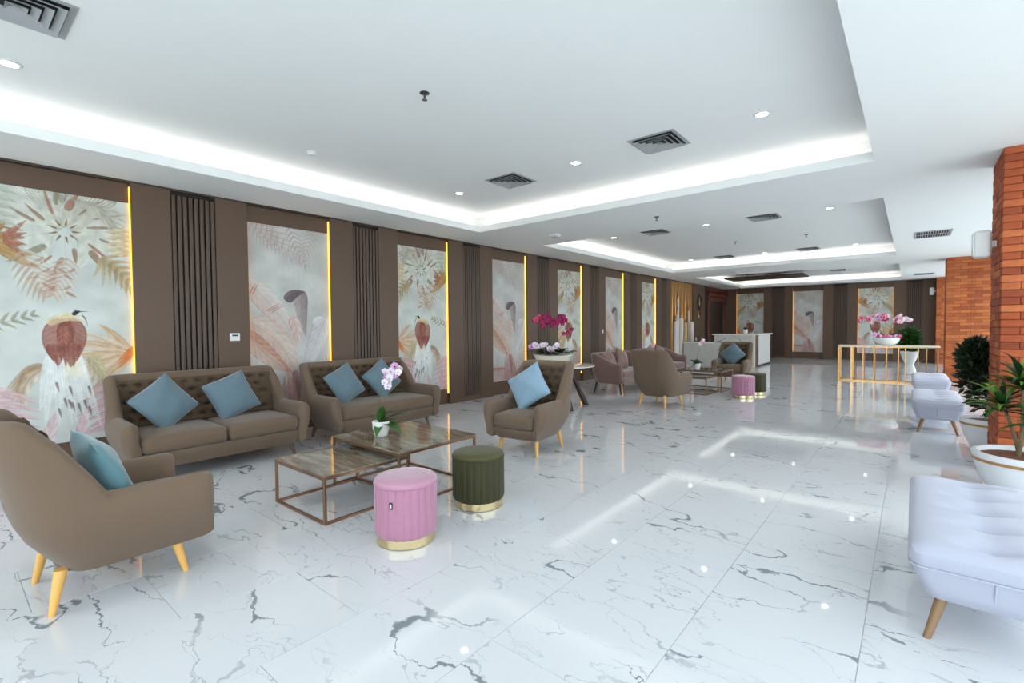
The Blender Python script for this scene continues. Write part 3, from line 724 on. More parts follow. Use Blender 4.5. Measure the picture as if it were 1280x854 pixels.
names = ['mural of a crested brown bird behind the near taupe armchair and sofa', 'mural of large banana leaves between the two taupe sofas',
 'mural of a brown bird behind the far end of the second taupe sofa', 'mural of banana leaves behind the taupe armchair with the pale blue cushion',
 'mural of a brown bird behind the magenta orchids on the round table', 'mural of banana leaves behind the nearer mauve sofa', 'mural of a brown bird between the mauve sofas and the gold candle panel']
for i in range(7):
    ms, me_ = mur_spans[i+1]
    mural('b' if i % 2 == 0 else 'l', me_-.04-MWD/2+.0 if False else (ms+me_)/2, False, i in (2, 4, 6), names[i])
mural('b', (FM[0][0]+FM[0][1])/2, True, True, 'bird mural on the far wall behind the reception counter')
mural('l', (FM[1][0]+FM[1][1])/2, True, False, 'banana leaf mural in the middle of the far wall')
mural('b', (FM[2][0]+FM[2][1])/2, True, False, 'bird mural on the far wall behind the gold console table')

# ------------------------------------------------------------------ upholstered seats (local: front = +y, x to the side)
def seat_shell(Wd, yf, yb_, arm_h, back_h, base_z, recline, t_arm, t_back, r=.16, inset=.10, bulge=.02, roll=.0, slope=None, span=.11):
    """one continuous wrap of arm, back, arm; the top edge climbs from the arms to the back"""
    hw = Wd/2-t_arm/2; st = []                 # stations: (x, y, nx, ny, weight of back)
    n_arm = 14
    for i in range(n_arm): st.append((hw, yf+(yb_+r-yf)*i/n_arm, 1, 0))
    for i in range(9):
        a = PI/2*i/8; st.append((hw-r+r*math.cos(a), yb_+r-r*math.sin(a), math.cos(a), -math.sin(a)))
    nb = max(6, int(Wd/.12))
    for i in range(1, nb): st.append((hw-r-(2*(hw-r))*i/nb, yb_, 0, -1))
    half = st[:]
    st = half+[(-x, y, -nx, ny) for x, y, nx, ny in half[n_arm+8::-1]]
    loops = []; top_of = {}
    def section(x, y, nx, ny, shrink=1.0, dy=0.0):
        wb = max(0.0, min(1.0, (yb_+r*.55+span-y)/span)); wb = sm(wb)
        ease = wb
        h = arm_h+(back_h-arm_h)*ease
        t = t_arm+(t_back-t_arm)*wb
        zs = base_z; pts = []
        ro = t/2
        for k in range(9):
            f = k/8; z = zs+(h-ro-zs)*f
            zz = min(1.0, (z-zs)/(arm_h-zs))
            o = t/2-inset*(1-math.sin(PI/2*min(1, zz*1.15)))**1.0+bulge*math.sin(PI*min(1, zz))
            pts.append((o, z))
        for k in range(1, 6):
            a = PI*k/6; pts.append((ro*math.cos(a), h-ro+ro*math.sin(a)))
        for k in range(6):
            f = k/5; z = h-ro-(h-ro-(base_z+.06))*f
            pts.append((-t/2-(.02 if z < .35 else 0), z))
        cz = (h+base_z)/2
        out = []
        for o, z in pts:
            o2 = o*shrink; z2 = cz+(z-cz)*(1-(1-shrink)*.22)
            rec = -recline*max(0, z2-base_z)*wb
            out.append((x+nx*o2, y+ny*o2+rec+dy, z2))
        return out
    R_ = t_arm*.55
    for sgn, s0 in ((1, st[0]),):
        for k in range(5, 0, -1):
            a = PI/2*k/5.3; loops.append(section(*s0, shrink=math.cos(a), dy=R_*math.sin(a)))
    for s_ in st: loops.append(section(*s_))
    for k in range(1, 6):
        a = PI/2*k/5.3; loops.append(section(*st[-1], shrink=math.cos(a), dy=R_*math.sin(a)))
    return MB().loft(loops)

def tuft_panel(Wt, Wb, z0, z1, y_at, cols, rows, pit=.028, puff=.018, nx=None, nz=None):
    """buttoned inner back; y_at(z) gives the plane it hugs. returns surface mesh data and button mesh data"""
    nx = nx or cols*9; nz = nz or rows*8
    cs = []
    for r_ in range(rows):
        v = (r_+.75)/(rows+.35)
        for c_ in range(cols-(r_ % 2)):
            cs.append(((c_+.5+.5*(r_ % 2))/cols*2-1, v))
    P = []
    du = 2.0/cols; dv = 1.0/(rows+.35)
    def pos(u, v, off):
        z = z0+(z1-z0)*v; w = (Wb+(Wt-Wb)*v)/2; return (u*w, y_at(z)+off, z)
    for i in range(nz+1):
        row = []
        for j in range(nx+1):
            u = -1+2*j/nx; v = i/nz
            d = min(((u-a)/du)**2+((v-b)/dv)**2 for a, b in cs)
            # diamond creases between buttons
            cu = u/du*1.0; cv = v/dv
            off = puff-(pit+puff)*math.exp(-d/.05)-.5*puff*math.exp(-d/.3)
            e = min(1, v/.05+.001, (1-v)/.05); off = off*sm(e)+.07*(max(0, abs(u)*Wb/2-(Wb/2-.10))/.10)**2
            row.append(pos(u, v, off))
        P.append(row)
    b = MB()
    for u, v in cs:
        x, y, z = pos(u, v, -pit*.75); b.loft([[(x+.010*math.cos(t)*k, y+hh, z+.010*math.sin(t)*k) for t in [2*PI*q/8 for q in range(8)]] for k, hh in ((1, 0), (.8, .006), (.3, .009))])
    return MB().grid(P), b

def leg_mb(x, y, z1, dx, dy, r1, r0, n=12):
    return MB().loft([[(x+dx*f+(r1+(r0-r1)*f)*math.cos(2*PI*k/n), y+dy*f+(r1+(r0-r1)*f)*math.sin(2*PI*k/n), z1*(1-f)) for k in range(n)] for f in (0, .5, 1)])

def make_seat(name, label, cat, Wd, loc, rz, cushions=1, legm='oak', group=None, cols=4, rows=5, depth=.70, bh=1.02, bz=.185):
    t = thing(name, label, cat, loc, rz, group)
    ah = .60
    yf, yb_, rec = depth/2-.01, -depth/2+.06, .26
    obj('frame', seat_shell(Wd, yf, yb_, ah, bh, bz, rec, .12, .105, inset=.11, bulge=.025), 'taupe', t, angle=60)
    # seat pan: narrows towards the floor
    loops = []
    for f in range(7):
        z = bz-.005+(.30-bz)*f/6; w = (Wd-.27+.10*math.sin(PI/2*f/6))/2; ya, yb2 = yb_+.02, yf-.01+.045*math.sin(PI/2*f/6)
        loops.append([(-w+.11, ya, z), (w-.11, ya, z), (w, ya+.11, z), (w, yb2-.06, z), (w-.02, yb2-.02, z), (w-.06, yb2, z), (-w+.06, yb2, z), (-w+.02, yb2-.02, z), (-w, yb2-.06, z), (-w, ya+.11, z)])
    obj('seat_base', MB().loft(loops), 'taupe', t, angle=50)
    wi = Wd-.25
    for c_ in range(cushions):
        cw = wi/cushions; x = -wi/2+cw*(c_+.5)
        obj('seat_cushion', MB().rbox(cw-.004, yf-yb_+.015, .165, .055, 7, (x, (yf+yb_)/2+.04, .375), dome=.022, puff=.008), 'taupe', t, angle=70)
    g, b = tuft_panel(Wd-.22, Wd-.27, .44, bh-.065, lambda z: yb_+.045-rec*(z-bz)+.044, cols, rows)
    p = obj('back_tufting', g, 'taupe_d', t, angle=180)
    stuff(obj('buttons', b, 'taupe_d', p))
    lx, ly = Wd/2-.15, depth/2-.10
    for sx in (-1, 1):
        for sy in (-1, 1):
            obj('leg', leg_mb(sx*(lx-.025), sy*(ly-.0)-.02, bz+.03, sx*.035, sy*.045, .030, .016), legm, t)
    return t

def pillow_me(S=.46, T=.085, n=18, seed=0, sag=.05):
    r = np.random.RandomState(seed); ph = r.rand(6)*6
    P = {}
    mb = MB()
    for sg in (1, -1):
        G = []
        for i in range(n+1):
            row = []
            for j in range(n+1):
                u = -1+2*j/n; v = -1+2*i/n
                x = S/2*u*(1-sag*(1-v*v)); y = S/2*v*(1-sag*(1-u*u))
                b = max(0, (1-abs(u)**2.4)*(1-abs(v)**2.4))**.55
                wr = 1+.07*math.sin(5*u+3*v+ph[0])+.05*math.sin(7*v-4*u+ph[1])
                row.append((x, y, sg*T*b*wr))
            G.append(row)
        mb.grid(G)
    return mesh('pillow', mb, angle=80)
PIL = [pillow_me(seed=k) for k in range(3)]
def place_pillow(seat, lx, ly, lz, spin, tilt, m, label, group=None, yaw=0.0, me=0, S=1.0):
    """leans against the back of a seat; local coordinates of the seat"""
    me_ = PIL[me].copy(); me_.materials.clear(); me_.materials.append(M[m])
    o = bpy.data.objects.new('throw_pillow', me_); C.objects.link(o)
    mw = Matrix.Translation(seat.location) @ Matrix.Rotation(seat.rotation_euler.z, 4, 'Z')
    o.matrix_world = mw @ Matrix.Translation((lx, ly, lz)) @ Matrix.Rotation(yaw, 4, 'Z') @ Matrix.Rotation(-(PI/2-tilt), 4, 'X') @ Matrix.Rotation(spin, 4, 'Z') @ Matrix.Scale(S, 4)
    return tag(o, label, 'pillow', group)

# --- first group: two taupe sofas, two armchairs
s1 = make_seat('sofa', 'taupe tufted two-cushion sofa below the thermostat', 'sofa', 1.72, (-5.78, 1.92, 0), -PI/2, 2, 'leg_dark', 'taupe sofas', 11, 5, .78, .985, .15)
s2 = make_seat('sofa', 'taupe tufted sofa with one long seat cushion beside the banana leaf mural', 'sofa', 1.72, (-5.78, 3.93, 0), -PI/2, 1, 'leg_dark', 'taupe sofas', 11, 5, .78, .985, .15)
aA = make_seat('armchair', 'taupe armchair with a teal cushion, its back to the entrance', 'armchair', .80, (-3.60, .66, 0), 0.02, 1, 'oak', 'taupe armchairs', 4, 5)
aB = make_seat('armchair', 'taupe tufted armchair with a pale blue cushion beside the round table', 'armchair', .80, (-3.47, 4.50, 0), PI+.10, 1, 'oak', 'taupe armchairs', 4, 5)
aC = make_seat('armchair', 'taupe armchair turned to the mauve sofas with no cushion in view', 'armchair', .80, (-3.52, 8.50, 0), -.14, 1, 'oak', 'taupe armchairs', 4, 5)
aD = make_seat('armchair', 'taupe armchair with a dull blue cushion in front of the reception desk', 'armchair', .80, (-3.44, 12.75, 0), PI+.02, 1, 'oak', 'taupe armchairs', 4, 5)
place_pillow(s1, .42, -.07, .70, .62, .36, 'blue', 'dull blue pillow on the two-cushion sofa, end nearer the teal cushion armchair', 'blue pillows', .10, 0)
place_pillow(s1, -.22, -.09, .70, .36, .34, 'blue', 'dull blue pillow on the two-cushion sofa, end nearer the second sofa', 'blue pillows', -.05, 1)
place_pillow(s2, .40, -.07, .70, .42, .36, 'blue', 'dull blue pillow on the one-cushion sofa, end nearer the first sofa', 'blue pillows', .05, 2)
place_pillow(s2, -.20, -.09, .71, .60, .34, 'blue', 'dull blue pillow on the one-cushion sofa, behind the white orchid blossoms', 'blue pillows', -.05, 0)
place_pillow(aA, .02, -.05, .645, .05, .42, 'teal', 'teal pillow standing in the armchair near the entrance', None, 0, 1)
place_pillow(aB, .05, -.05, .73, .62, .36, 'blue_pale', 'pale blue pillow on the armchair beside the round table', None, 0, 2)
place_pillow(aD, .02, -.05, .71, .78, .36, 'blue', 'dull blue pillow on the armchair before the reception desk', None, 0, 0)

# --- mauve sofas of the second group
def make_tub(label, loc, rz):
    t = thing('tub_sofa', label, 'sofa', loc, rz, 'mauve velvet sofas'); Wd = 1.62
    obj('frame', seat_shell(Wd, .36, -.28, .66, .86, .23, .16, .11, .11, r=.24, inset=.05, bulge=.015, slope=1, span=.42), 'mauve', t, angle=60)
    obj('seat_base', MB().rbox(Wd-.24, .70, .14, .04, 5, (0, .06, .30)), 'mauve', t, angle=60)
    for k in (-1, 1): obj('seat_cushion', MB().rbox((Wd-.23)/2-.004, .66, .12, .045, 6, (k*(Wd-.23)/4, .085, .42), dome=.02), 'mauve', t, angle=70)
    for sx in (-1, 1):
        for sy in (-1, 1): obj('leg', leg_mb(sx*(Wd/2-.17), sy*.27+.03, .25, sx*.04, sy*.05, .024, .014), 'black', t)
    return t
t1 = make_tub('mauve velvet tub sofa with black legs beside the round table', (-5.02, 9.86, 0), -PI/2)
t2 = make_tub('mauve velvet tub sofa beside the reception desk, behind the plain armchair', (-5.02, 12.02, 0), -PI/2)
for t_, nm in ((t1, 'sofa beside the round table'), (t2, 'sofa beside the reception desk')):
    place_pillow(t_, .42, -.05, .70, .30, .30, 'mauve', 'mauve pillow on the mauve %s, its end nearer the round table' % nm, 'mauve pillows', .1, 0)
    place_pillow(t_, -.15, -.05, .70, -.35, .30, 'mauve', 'mauve pillow on the mauve %s, its end nearer the reception desk' % nm, 'mauve pillows', 0, 1)

# --- nesting coffee tables
def coffee_table(label, x0, x1, y0, y1, h, nests=False):
    t = thing('coffee_table', label, 'table', ((x0+x1)/2, (y0+y1)/2, 0), 0, 'bronze framed coffee tables')
    a, b = (x1-x0)/2, (y1-y0)/2; w = .022
    obj('table_top', MB().box(-a, a, -b, b, h-.012, h, .002), 'stone', t, smooth=False)
    for sx in (-1, 1):
        for sy in (-1, 1): obj('leg', MB().box(sx*(a-w/2)-w/2, sx*(a-w/2)+w/2, sy*(b-w/2)-w/2, sy*(b-w/2)+w/2, 0, h-.014, .002), 'bronze', t, smooth=False)
    for sy in (-1, 1):
        for z0 in ((h-.034,) if nests and sy < 0 else (0, h-.034)): obj('rail', MB().box(-a+w, a-w, sy*(b-w/2)-w/2, sy*(b-w/2)+w/2, z0, z0+.02, .002), 'bronze', t, smooth=False)
    for sx in (-1, 1):
        for z0 in (0, h-.034): obj('rail', MB().box(sx*(a-w/2)-w/2, sx*(a-w/2)+w/2, -b+w, b-w, z0, z0+.02, .002), 'bronze', t, smooth=False)
    return t
coffee_table('lower stone-topped coffee table with bronze frame beside the bright pink pouffe', -4.08, -3.29, 1.80, 2.58, .365)
coffee_table('taller stone-topped coffee table with bronze frame carrying the orchid between the taupe sofas', -4.11, -3.12, 2.34, 3.22, .455, True)
coffee_table('lower coffee table with bronze frame behind the plain armchair in the far group', -4.05, -3.24, 10.15, 10.95, .365)
coffee_table('taller coffee table with bronze frame carrying the far orchid before the reception desk', -4.08, -3.12, 10.75, 11.60, .455, True)

# --- pouffes
def pouffe(label, loc, body, top, tab, group='fluted velvet pouffes'):
    t = thing('pouffe', label, 'pouffe', loc, 0.3, group); R0 = .212; n = 24*8
    loops = []
    for r_, z in ((.90, .055), (.97, .065), (1.0, .085), (1.0, .20), (1.0, .33), (.995, .365), (.985, .385)):
        loops.append([(R0*r_*(1-.035*abs(math.cos(12*a))**8)*math.cos(a), R0*r_*(1-.035*abs(math.cos(12*a))**8)*math.sin(a), z) for a in [2*PI*k/n for k in range(n)]])
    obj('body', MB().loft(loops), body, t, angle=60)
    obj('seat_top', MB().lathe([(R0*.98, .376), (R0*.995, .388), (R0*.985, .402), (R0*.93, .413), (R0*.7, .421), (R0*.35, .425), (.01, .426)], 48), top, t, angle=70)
    obj('piping', MB().loft([[((R0*.99+.006*math.cos(b))*math.cos(a), (R0*.99+.006*math.cos(b))*math.sin(a), .382+.006*math.sin(b)) for b in [2*PI*q/6 for q in range(6)]] for a in [2*PI*k/48 for k in range(49)]], True, False), body, t)
    obj('base_ring', MB().lathe([(R0*.90, 0.004), (R0*.92, .006), (R0*.92, .058), (R0*.88, .06)], 48), 'brass', t, angle=30)
    for ch in t.children: ch.scale = (1, 1, 1.055)
    if tab:
        a = tab; x, y = R0*1.0*math.cos(a), R0*1.0*math.sin(a)
        o = obj('brand_tab', MB().box(-.004, .004, -.011, .011, -.022, .022, .001), 'black_tab', t, loc=(x, y, .30), rot=(0, 0, a), smooth=False)
        obj('tab_mark', MB().box(.004, .0048, -.005, .005, -.013, .013), 'white', o, smooth=False)
    return t
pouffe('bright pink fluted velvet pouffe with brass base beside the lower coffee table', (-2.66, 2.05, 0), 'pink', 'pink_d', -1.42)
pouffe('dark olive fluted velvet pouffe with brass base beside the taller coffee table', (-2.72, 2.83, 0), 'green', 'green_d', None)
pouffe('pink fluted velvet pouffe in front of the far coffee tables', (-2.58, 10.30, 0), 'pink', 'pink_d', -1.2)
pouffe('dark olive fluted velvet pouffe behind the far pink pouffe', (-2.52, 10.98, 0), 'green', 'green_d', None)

# --- benches along the columns
def bench(label, x0, y0, L, Wd=.58):
    t = thing('bench', label, 'bench', (x0+Wd/2, y0+L/2, 0), 0, 'lilac benches'); H = .455
    loops = []
    def rr(w, d, r, z, n=6):
        pts = []
        for cx, cy, a0 in ((w-r, d-r, 0), (-w+r, d-r, PI/2), (-w+r, -d+r, PI), (w-r, -d+r, 1.5*PI)):
            for k in range(n+1): a = a0+PI/2*k/n; pts.append((cx+r*math.cos(a), cy+r*math.sin(a), z))
        return pts
    a, b = Wd/2, L/2
    for w_, d_, z in ((.76, .90, .18), (.79, .915, .185), (.86, .945, .24), (.93, .97, .29), (.985, .99, .335)): loops.append(rr(a*w_, b*d_, .06, z))
    obj('base', MB().loft(loops), 'lilac', t, angle=50)
    # cushion with a pulled row of buttons down the middle
    P = []; nx, ny = 28, 60; ny_b = max(4, int(L/.26)); btn = [(-b+L*(k+.5)/ny_b) for k in range(ny_b)]
    mbc = MB(); loops = []
    for w_, d_, z in ((.97, .985, .334), (1.0, 1.0, .35), (1.0, 1.0, .40)): loops.append(rr(a*w_, b*d_, .06, z, 6))
    mbc.loft(loops, True, False)
    def top(u, v):
        x = u*a; y = v*b; e = max(0, 1-(abs(u))**6)*max(0, 1-abs(v)**16)
        d = min((x/.11)**2+((y-q)/.045)**2 for q in btn)
        return .40+.055*e**.5-(.042*math.exp(-d)+.012*math.exp(-(x/.05)**2))*sm((1-abs(v))/.12)
    for i in range(ny+1):
        row = []
        for j in range(nx+1):
            u = math.sin(PI/2*(-1+2*j/nx)); v = math.sin(PI/2*(-1+2*i/ny)) if False else -1+2*i/ny
            # squeeze the grid into the rounded plan
            x, y = u*a, v*b; r_ = .06
            cx, cy = max(-a+r_, min(a-r_, x)), max(-b+r_, min(b-r_, y)); ex, ey = x-cx, y-cy; l = math.hypot(ex, ey)
            if l > r_: x, y = cx+ex/l*r_, cy+ey/l*r_
            row.append((x, y, top(u, v)))
        P.append(row)
    mbc.grid(P); obj('cushion', mbc, 'lilac', t, angle=70)
    obj('piping', MB().loft([[(p[0]*(1+.004*math.cos(q)/a), p[1]*(1+.004*math.cos(q)/b), .336+.005*math.sin(q)) for q in [2*PI*k/6 for k in range(6)]] for p in (lambda l: l+l[:1])(rr(a*.995, b*.997, .06, 0))], True, False), 'lilac', t)
    for sy in (-1, 1): obj('seam', MB().tube([(0, sy*(b*.995), .335), (0, sy*(b*.97), .28), (0, sy*(b*.905), .19)], .004, 6), 'lilac', t)
    for sx in (-1, 1):
        for sy in (-1, 1): obj('leg', leg_mb(sx*(a-.13), sy*(b-.12), .20, sx*.06, sy*.08, .026, .015), 'walnut', t)
    return t
bench('pale lilac tufted bench standing before the first white pot', .0, 2.86, 1.36)
bench('pale lilac bench beside the pot of dark foliage', 0.0, 8.34, 1.45, .54)
bench('pale lilac bench before the gold console table', 0.0, 11.5, 1.5, .54)

# --- round table with orchids
rtb = thing('round_table', 'round marble-topped table on a dark splayed base behind the armchair', 'table', (-4.95, 7.22, 0))
obj('table_top', MB().lathe([(.64, .725), (.68, .732), (.68, .748), (.67, .752), (.01, .752)], 64), 'table_marble', rtb, angle=35)
obj('apron', MB().lathe([(.44, .655), (.47, .66), (.47, .724), (.44, .725)], 48), 'wenge', rtb, angle=35)
for k in range(4):
    a = -.64+PI/2*k; c_, s_ = math.cos(a), math.sin(a); tx, ty = -s_, c_
    lp = []
    for r_, wd_, z in ((.26, .045, .66), (.40, .075, .35), (.56, .10, .0)):
        lp.append([(c_*(r_+dr_)+tx*w_, s_*(r_+dr_)+ty*w_, z) for dr_, w_ in ((-.025, -wd_), (.025, -wd_), (.025, wd_), (-.025, wd_))])
    obj('leg', MB().loft(lp), 'wenge', rtb, smooth=False)

# ------------------------------------------------------------------ plants
def blade_me(name, L, Wd, bend, fold=.25, n=7, m='leaf', prof=.7):
    """strap leaf growing along +x, arching down"""
    P = []
    for i in range(n+1):
        t = i/n; x = L*t*(1-.18*bend*t); z = L*(.25*t-bend*t*t*.55); w = Wd*math.sin(PI*min(.995, .06+.94*t)**prof)
        P.append([(x, -w, z+w*fold), (x, 0, z), (x, w, z+w*fold)])
    mb = MB().grid(P); me = mesh(name, mb, angle=180); me.materials.append(M[m]); return me
def flower_me(name, m, mc, R_=.045):
    """five-petalled orchid face looking along +x"""
    me_mb = MB()
    for k in range(5):
        a = PI/2+2*PI*k/5; wide = .62 if k in (1, 4) else .40
        ca, sa = math.cos(a), math.sin(a); P = []
        for i in range(5):
            t = i/4; r_ = R_*t; w = R_*wide*math.sin(PI*min(.97, t*.85+.08)); bx = .010*t-.012*t*t
            P.append([(bx-.004, ca*r_-sa*-w, sa*r_+ca*-w), (bx+.004*math.sin(PI*t), ca*r_, sa*r_), (bx-.004, ca*r_-sa*w, sa*r_+ca*w)])
        me_mb.grid(P)
    me = mesh(name, me_mb, angle=180, weld=False); me.materials.append(M[m])
    lip = mesh('lip', MB().rbox(R_*.5, R_*.42, R_*.42, R_*.2, 2, (R_*.22, 0, -R_*.18)), angle=90); lip.materials.append(M[mc])
    return me, lip
BL_ORC = blade_me('orchid_leaf', .17, .034, .7, .2, 7, 'leaf'); BL_ORC_D = blade_me('orchid_leaf', .17, .034, .7, .2, 7, 'leaf_d')
FL = {k: flower_me('flower', k, c) for k, c in (('magenta', 'rose'), ('rose', 'magenta'), ('white_petal', 'lilac_petal'), ('lilac_petal', 'magenta'), ('pale_pink', 'rose'))}
def bez(p0, p1, p2, n=12): return [Vector(p0)*(1-t)**2+Vector(p1)*2*t*(1-t)+Vector(p2)*t*t for t in [i/n for i in range(n+1)]]
def spray(t, p0, p1, p2, kinds, nf, f0=.55, size=1.0, face=0.0, jitter=.03, r=.004):
    """flower stem with blossoms along its upper part"""
    pts = bez(p0, p1, p2); obj('stem', MB().tube(pts, [r*(1-.5*i/12) for i in range(13)], 6), 'stem', t)
    for i in range(nf):
        f = f0+(1-f0)*(i+.5)/nf; q = pts[min(12, int(f*12))]; k = kinds[i % len(kinds)]
        me, lip = FL[k]; s_ = size*(.85+.3*random.random())
        o = obj('flower', me, None, t, loc=(q.x+random.uniform(-jitter, jitter), q.y+random.uniform(-jitter, jitter), q.z+random.uniform(-jitter, jitter)))
        o.rotation_euler = (random.uniform(-.3, .3), random.uniform(-.2, .5), face+random.uniform(-.7, .7)); o.scale = (s_,)*3
        l = obj('lip', lip, None, o)
def strap_leaves(t, base, n, me, size=1.0, a0=0.0, lift=.3, spread=.0):
    for i in range(n):
        a = a0+2*PI*i/n+random.uniform(-.25, .25)
        o = obj('leaf', me, None, t, loc=(base[0]+spread*math.cos(a), base[1]+spread*math.sin(a), base[2]))
        o.rotation_euler = (random.uniform(-.2, .2), -lift-random.uniform(-.2, .35), a); s_ = size*random.uniform(.8, 1.2); o.scale = (s_,)*3

def potted_orchid(label, loc, face):
    t = thing('potted_orchid', label, 'plant', loc)
    obj('pot', MB().lathe([(.050, 0), (.058, .004), (.074, .07), (.082, .135), (.078, .138), (.068, .12), (.062, .11)], 28), 'ceramic', t, angle=50)
    obj('moss', MB().lathe([(.062, .105), (.04, .116), (.005, .12)], 16), 'soil', t)
    return t
random.seed(11)
po = potted_orchid('white orchid in a white pot on the taller coffee table between the taupe sofas', (-3.75, 2.62, .456), 0)
for a, l, s_ in ((.75, .80, 1.8), (.55, .40, 2.0), (.2, -.2, 1.8), (-.9, -.45, 1.2), (2.2, 1.0, 1.0), (-2.2, .5, .8), (-.4, 1.2, 1.3), (.9, .1, 1.4)):
    o = obj('leaf', BL_ORC, None, po, loc=(0, 0, .12)); o.rotation_euler = (0, -l, a); o.scale = (s_,)*3
spray(po, (0, 0, .12), (-.04, -.04, .52), (.13, .15, .62), ['white_petal', 'white_petal', 'lilac_petal'], 14, .58, .85, -.9, .04, .003)
po2 = potted_orchid('white orchid in a white pot on the far taller coffee table', (-3.72, 10.98, .456), 0)
strap_leaves(po2, (0, 0, .12), 7, BL_ORC_D, 1.35, .3, .3)
spray(po2, (0, 0, .12), (.0, .0, .45), (.12, .10, .66), ['white_petal', 'pale_pink'], 8, .80, .9, -.9, .035, .003)

random.seed(12)
fb = thing('orchid_arrangement', 'magenta orchids above white blossoms in a cream boat-shaped bowl on the round table', 'plant', (-5.02, 7.20, .753), .69)
lp = []
for k_, z in ((.55, 0), (.62, .006), (.85, .09), (1.0, .17), (.96, .172), (.8, .12)):
    lp.append([(.36*k_*math.cos(a)*(1+.0*z), .17*k_*math.sin(a), z+(.03*abs(math.cos(a))**3 if z > .1 else 0)) for a in [2*PI*q/32 for q in range(32)]])
obj('bowl', MB().loft(lp), 'cream', fb, angle=60)
strap_leaves(fb, (0, -.02, .19), 12, BL_ORC_D, 1.6, 0, .35, .10); strap_leaves(fb, (-.20, -.02, .20), 9, BL_ORC_D, 1.5, .3, .3, .08); strap_leaves(fb, (.18, -.02, .20), 9, BL_ORC, 1.5, .1, .25, .08)
for k in range(4):
    spray(fb, (.05*k-.08, 0, .14), (.06*k-.10, .02, .98), (-.32+.18*k, .05-.04*k, .80+.07*math.sin(k*2.2)), ['magenta', 'magenta', 'rose'] if k < 1 else ['magenta'], 9, .52, 1.15, -PI/2, .06)
spray(fb, (.05, 0, .14), (.10, .0, .66), (.42, .02, .66), ['magenta', 'magenta', 'white_petal'], 4, .55, .9, -PI/2, .04)
for k in range(12):
    me, lip = FL['white_petal' if k % 4 else 'lilac_petal']; o = obj('flower', me, None, fb, loc=(-.40+.045*k+random.uniform(-.03, .03), -.06+random.uniform(-.05, .05), .28+random.uniform(-.02, .10)))
    o.rotation_euler = (0, -.3, -PI/2+random.uniform(-.6, .6)); o.scale = (1.25,)*3; obj('lip', lip, None, o)

# white pots with gold band
def big_pot(t, R_, H, band=True):
    obj('pot', MB().lathe([(R_*.55, 0), (R_*.62, .01), (R_*.86, H*.45), (R_*.98, H*.85), (R_, H*.97), (R_*.985, H), (R_*.90, H), (R_*.88, H*.9)], 48), 'ceramic_b', t, angle=50)
    if band: obj('gold_band', MB().lathe([(R_*.972, H*.80), (R_*.99, H*.805), (R_*1.0, H*.865), (R_*.985, H*.87)], 48), 'gold', t, angle=50)
    obj('soil', MB().lathe([(R_*.87, H*.90), (R_*.5, H*.93), (.01, H*.94)], 24), 'soil', t)
random.seed(13)
pt1 = thing('potted_dracaena', 'bright dracaena with bare stems in a white pot with gold band before the brick column', 'plant', (.74, 5.72, 0)); big_pot(pt1, .34, .37)
BL_DR = blade_me('dracaena_leaf', .30, .020, .75, .3, 7, 'leaf_l', .6); BL_DR2 = blade_me('dracaena_leaf', .30, .022, .9, .3, 7, 'leaf', .6); BL_DR3 = blade_me('dracaena_leaf', .28, .022, .6, .3, 7, 'leaf_d', .6)
for (bx, by, tx_, ty_, tz, n_) in ((-.05, 0, -.04, -.02, .98, 30), (.03, .04, .16, .10, .84, 24), (-.04, .05, -.15, .07, .78, 22), (.0, -.03, .05, -.08, .68, 18), (.05, .02, .26, -.02, .95, 22)):
    pts = bez((bx, by, .33), ((bx+tx_)/2+.02, by, .55), (tx_, ty_, tz)); obj('trunk', MB().tube(pts, [.014-.004*i/12 for i in range(13)], 8), 'bark', pt1)
    n_ = int(n_*1.6)
    for i in range(n_):
        a = 2.4*i; f = i/n_
        o = obj('leaf', (BL_DR, BL_DR2, BL_DR3)[i % 3], None, pt1, loc=(tx_, ty_, tz-.09+.10*f)); o.rotation_euler = (random.uniform(-.2, .2), -.1-1.0*f*f+random.uniform(-.2, .2), a); o.scale = (random.uniform(.85, 1.25),)*3
def bushy(t, blobs, n, m, lsize, seed):
    """dense small-leaved foliage filling soft volumes"""
    r = random.Random(seed); mb = MB()
    for i in range(n):
        cx, cy, cz, rx, rz_ = blobs[r.randrange(len(blobs))]
        while True:
            d = Vector((r.uniform(-1, 1), r.uniform(-1, 1), r.uniform(-1, 1)))
            if .25 < d.length < 1: break
        p = Vector((cx+d.x*rx, cy+d.y*rx, cz+d.z*rz_)); u = (d.normalized()+Vector((r.uniform(-.7, .7), r.uniform(-.7, .7), r.uniform(-.2, .9)))).normalized(); v = u.orthogonal().normalized()
        v = (Matrix.Rotation(r.uniform(0, 6.28), 3, u) @ v); w = u.cross(v); l = lsize*r.uniform(.7, 1.3)
        mb.add([p, p+u*l*.45+v*l*.2+w*l*.05, p+u*l, p+u*l*.45-v*l*.2+w*l*.05], [(0, 1, 2), (0, 2, 3)])
    return stuff(obj('foliage', mb, m, t, weld=False, smooth=False))
pt2 = thing('potted_ficus', 'dense dark green bush in a white pot with gold band beside the brick column', 'plant', (.71, 7.62, 0)); big_pot(pt2, .28, .37)
obj('trunk', MB().tube([(0, 0, .32), (.02, .0, .5), (0, .02, .75)], [.025, .02, .012], 8), 'bark', pt2)
bushy(pt2, [(0, 0, .62, .20, .20), (-.06, 0, .80, .24, .18), (-.08, .02, .95, .22, .15), (-.16, 0, 1.07, .13, .13), (.10, .0, .82, .2, .2), (-.14, 0, 1.15, .08, .1)], 2600, 'leaf_d', .085, 4)
pt3 = thing('planter', 'leafy plant in a white hourglass planter before the far wall', 'plant', (-.06, 17.8, 0))
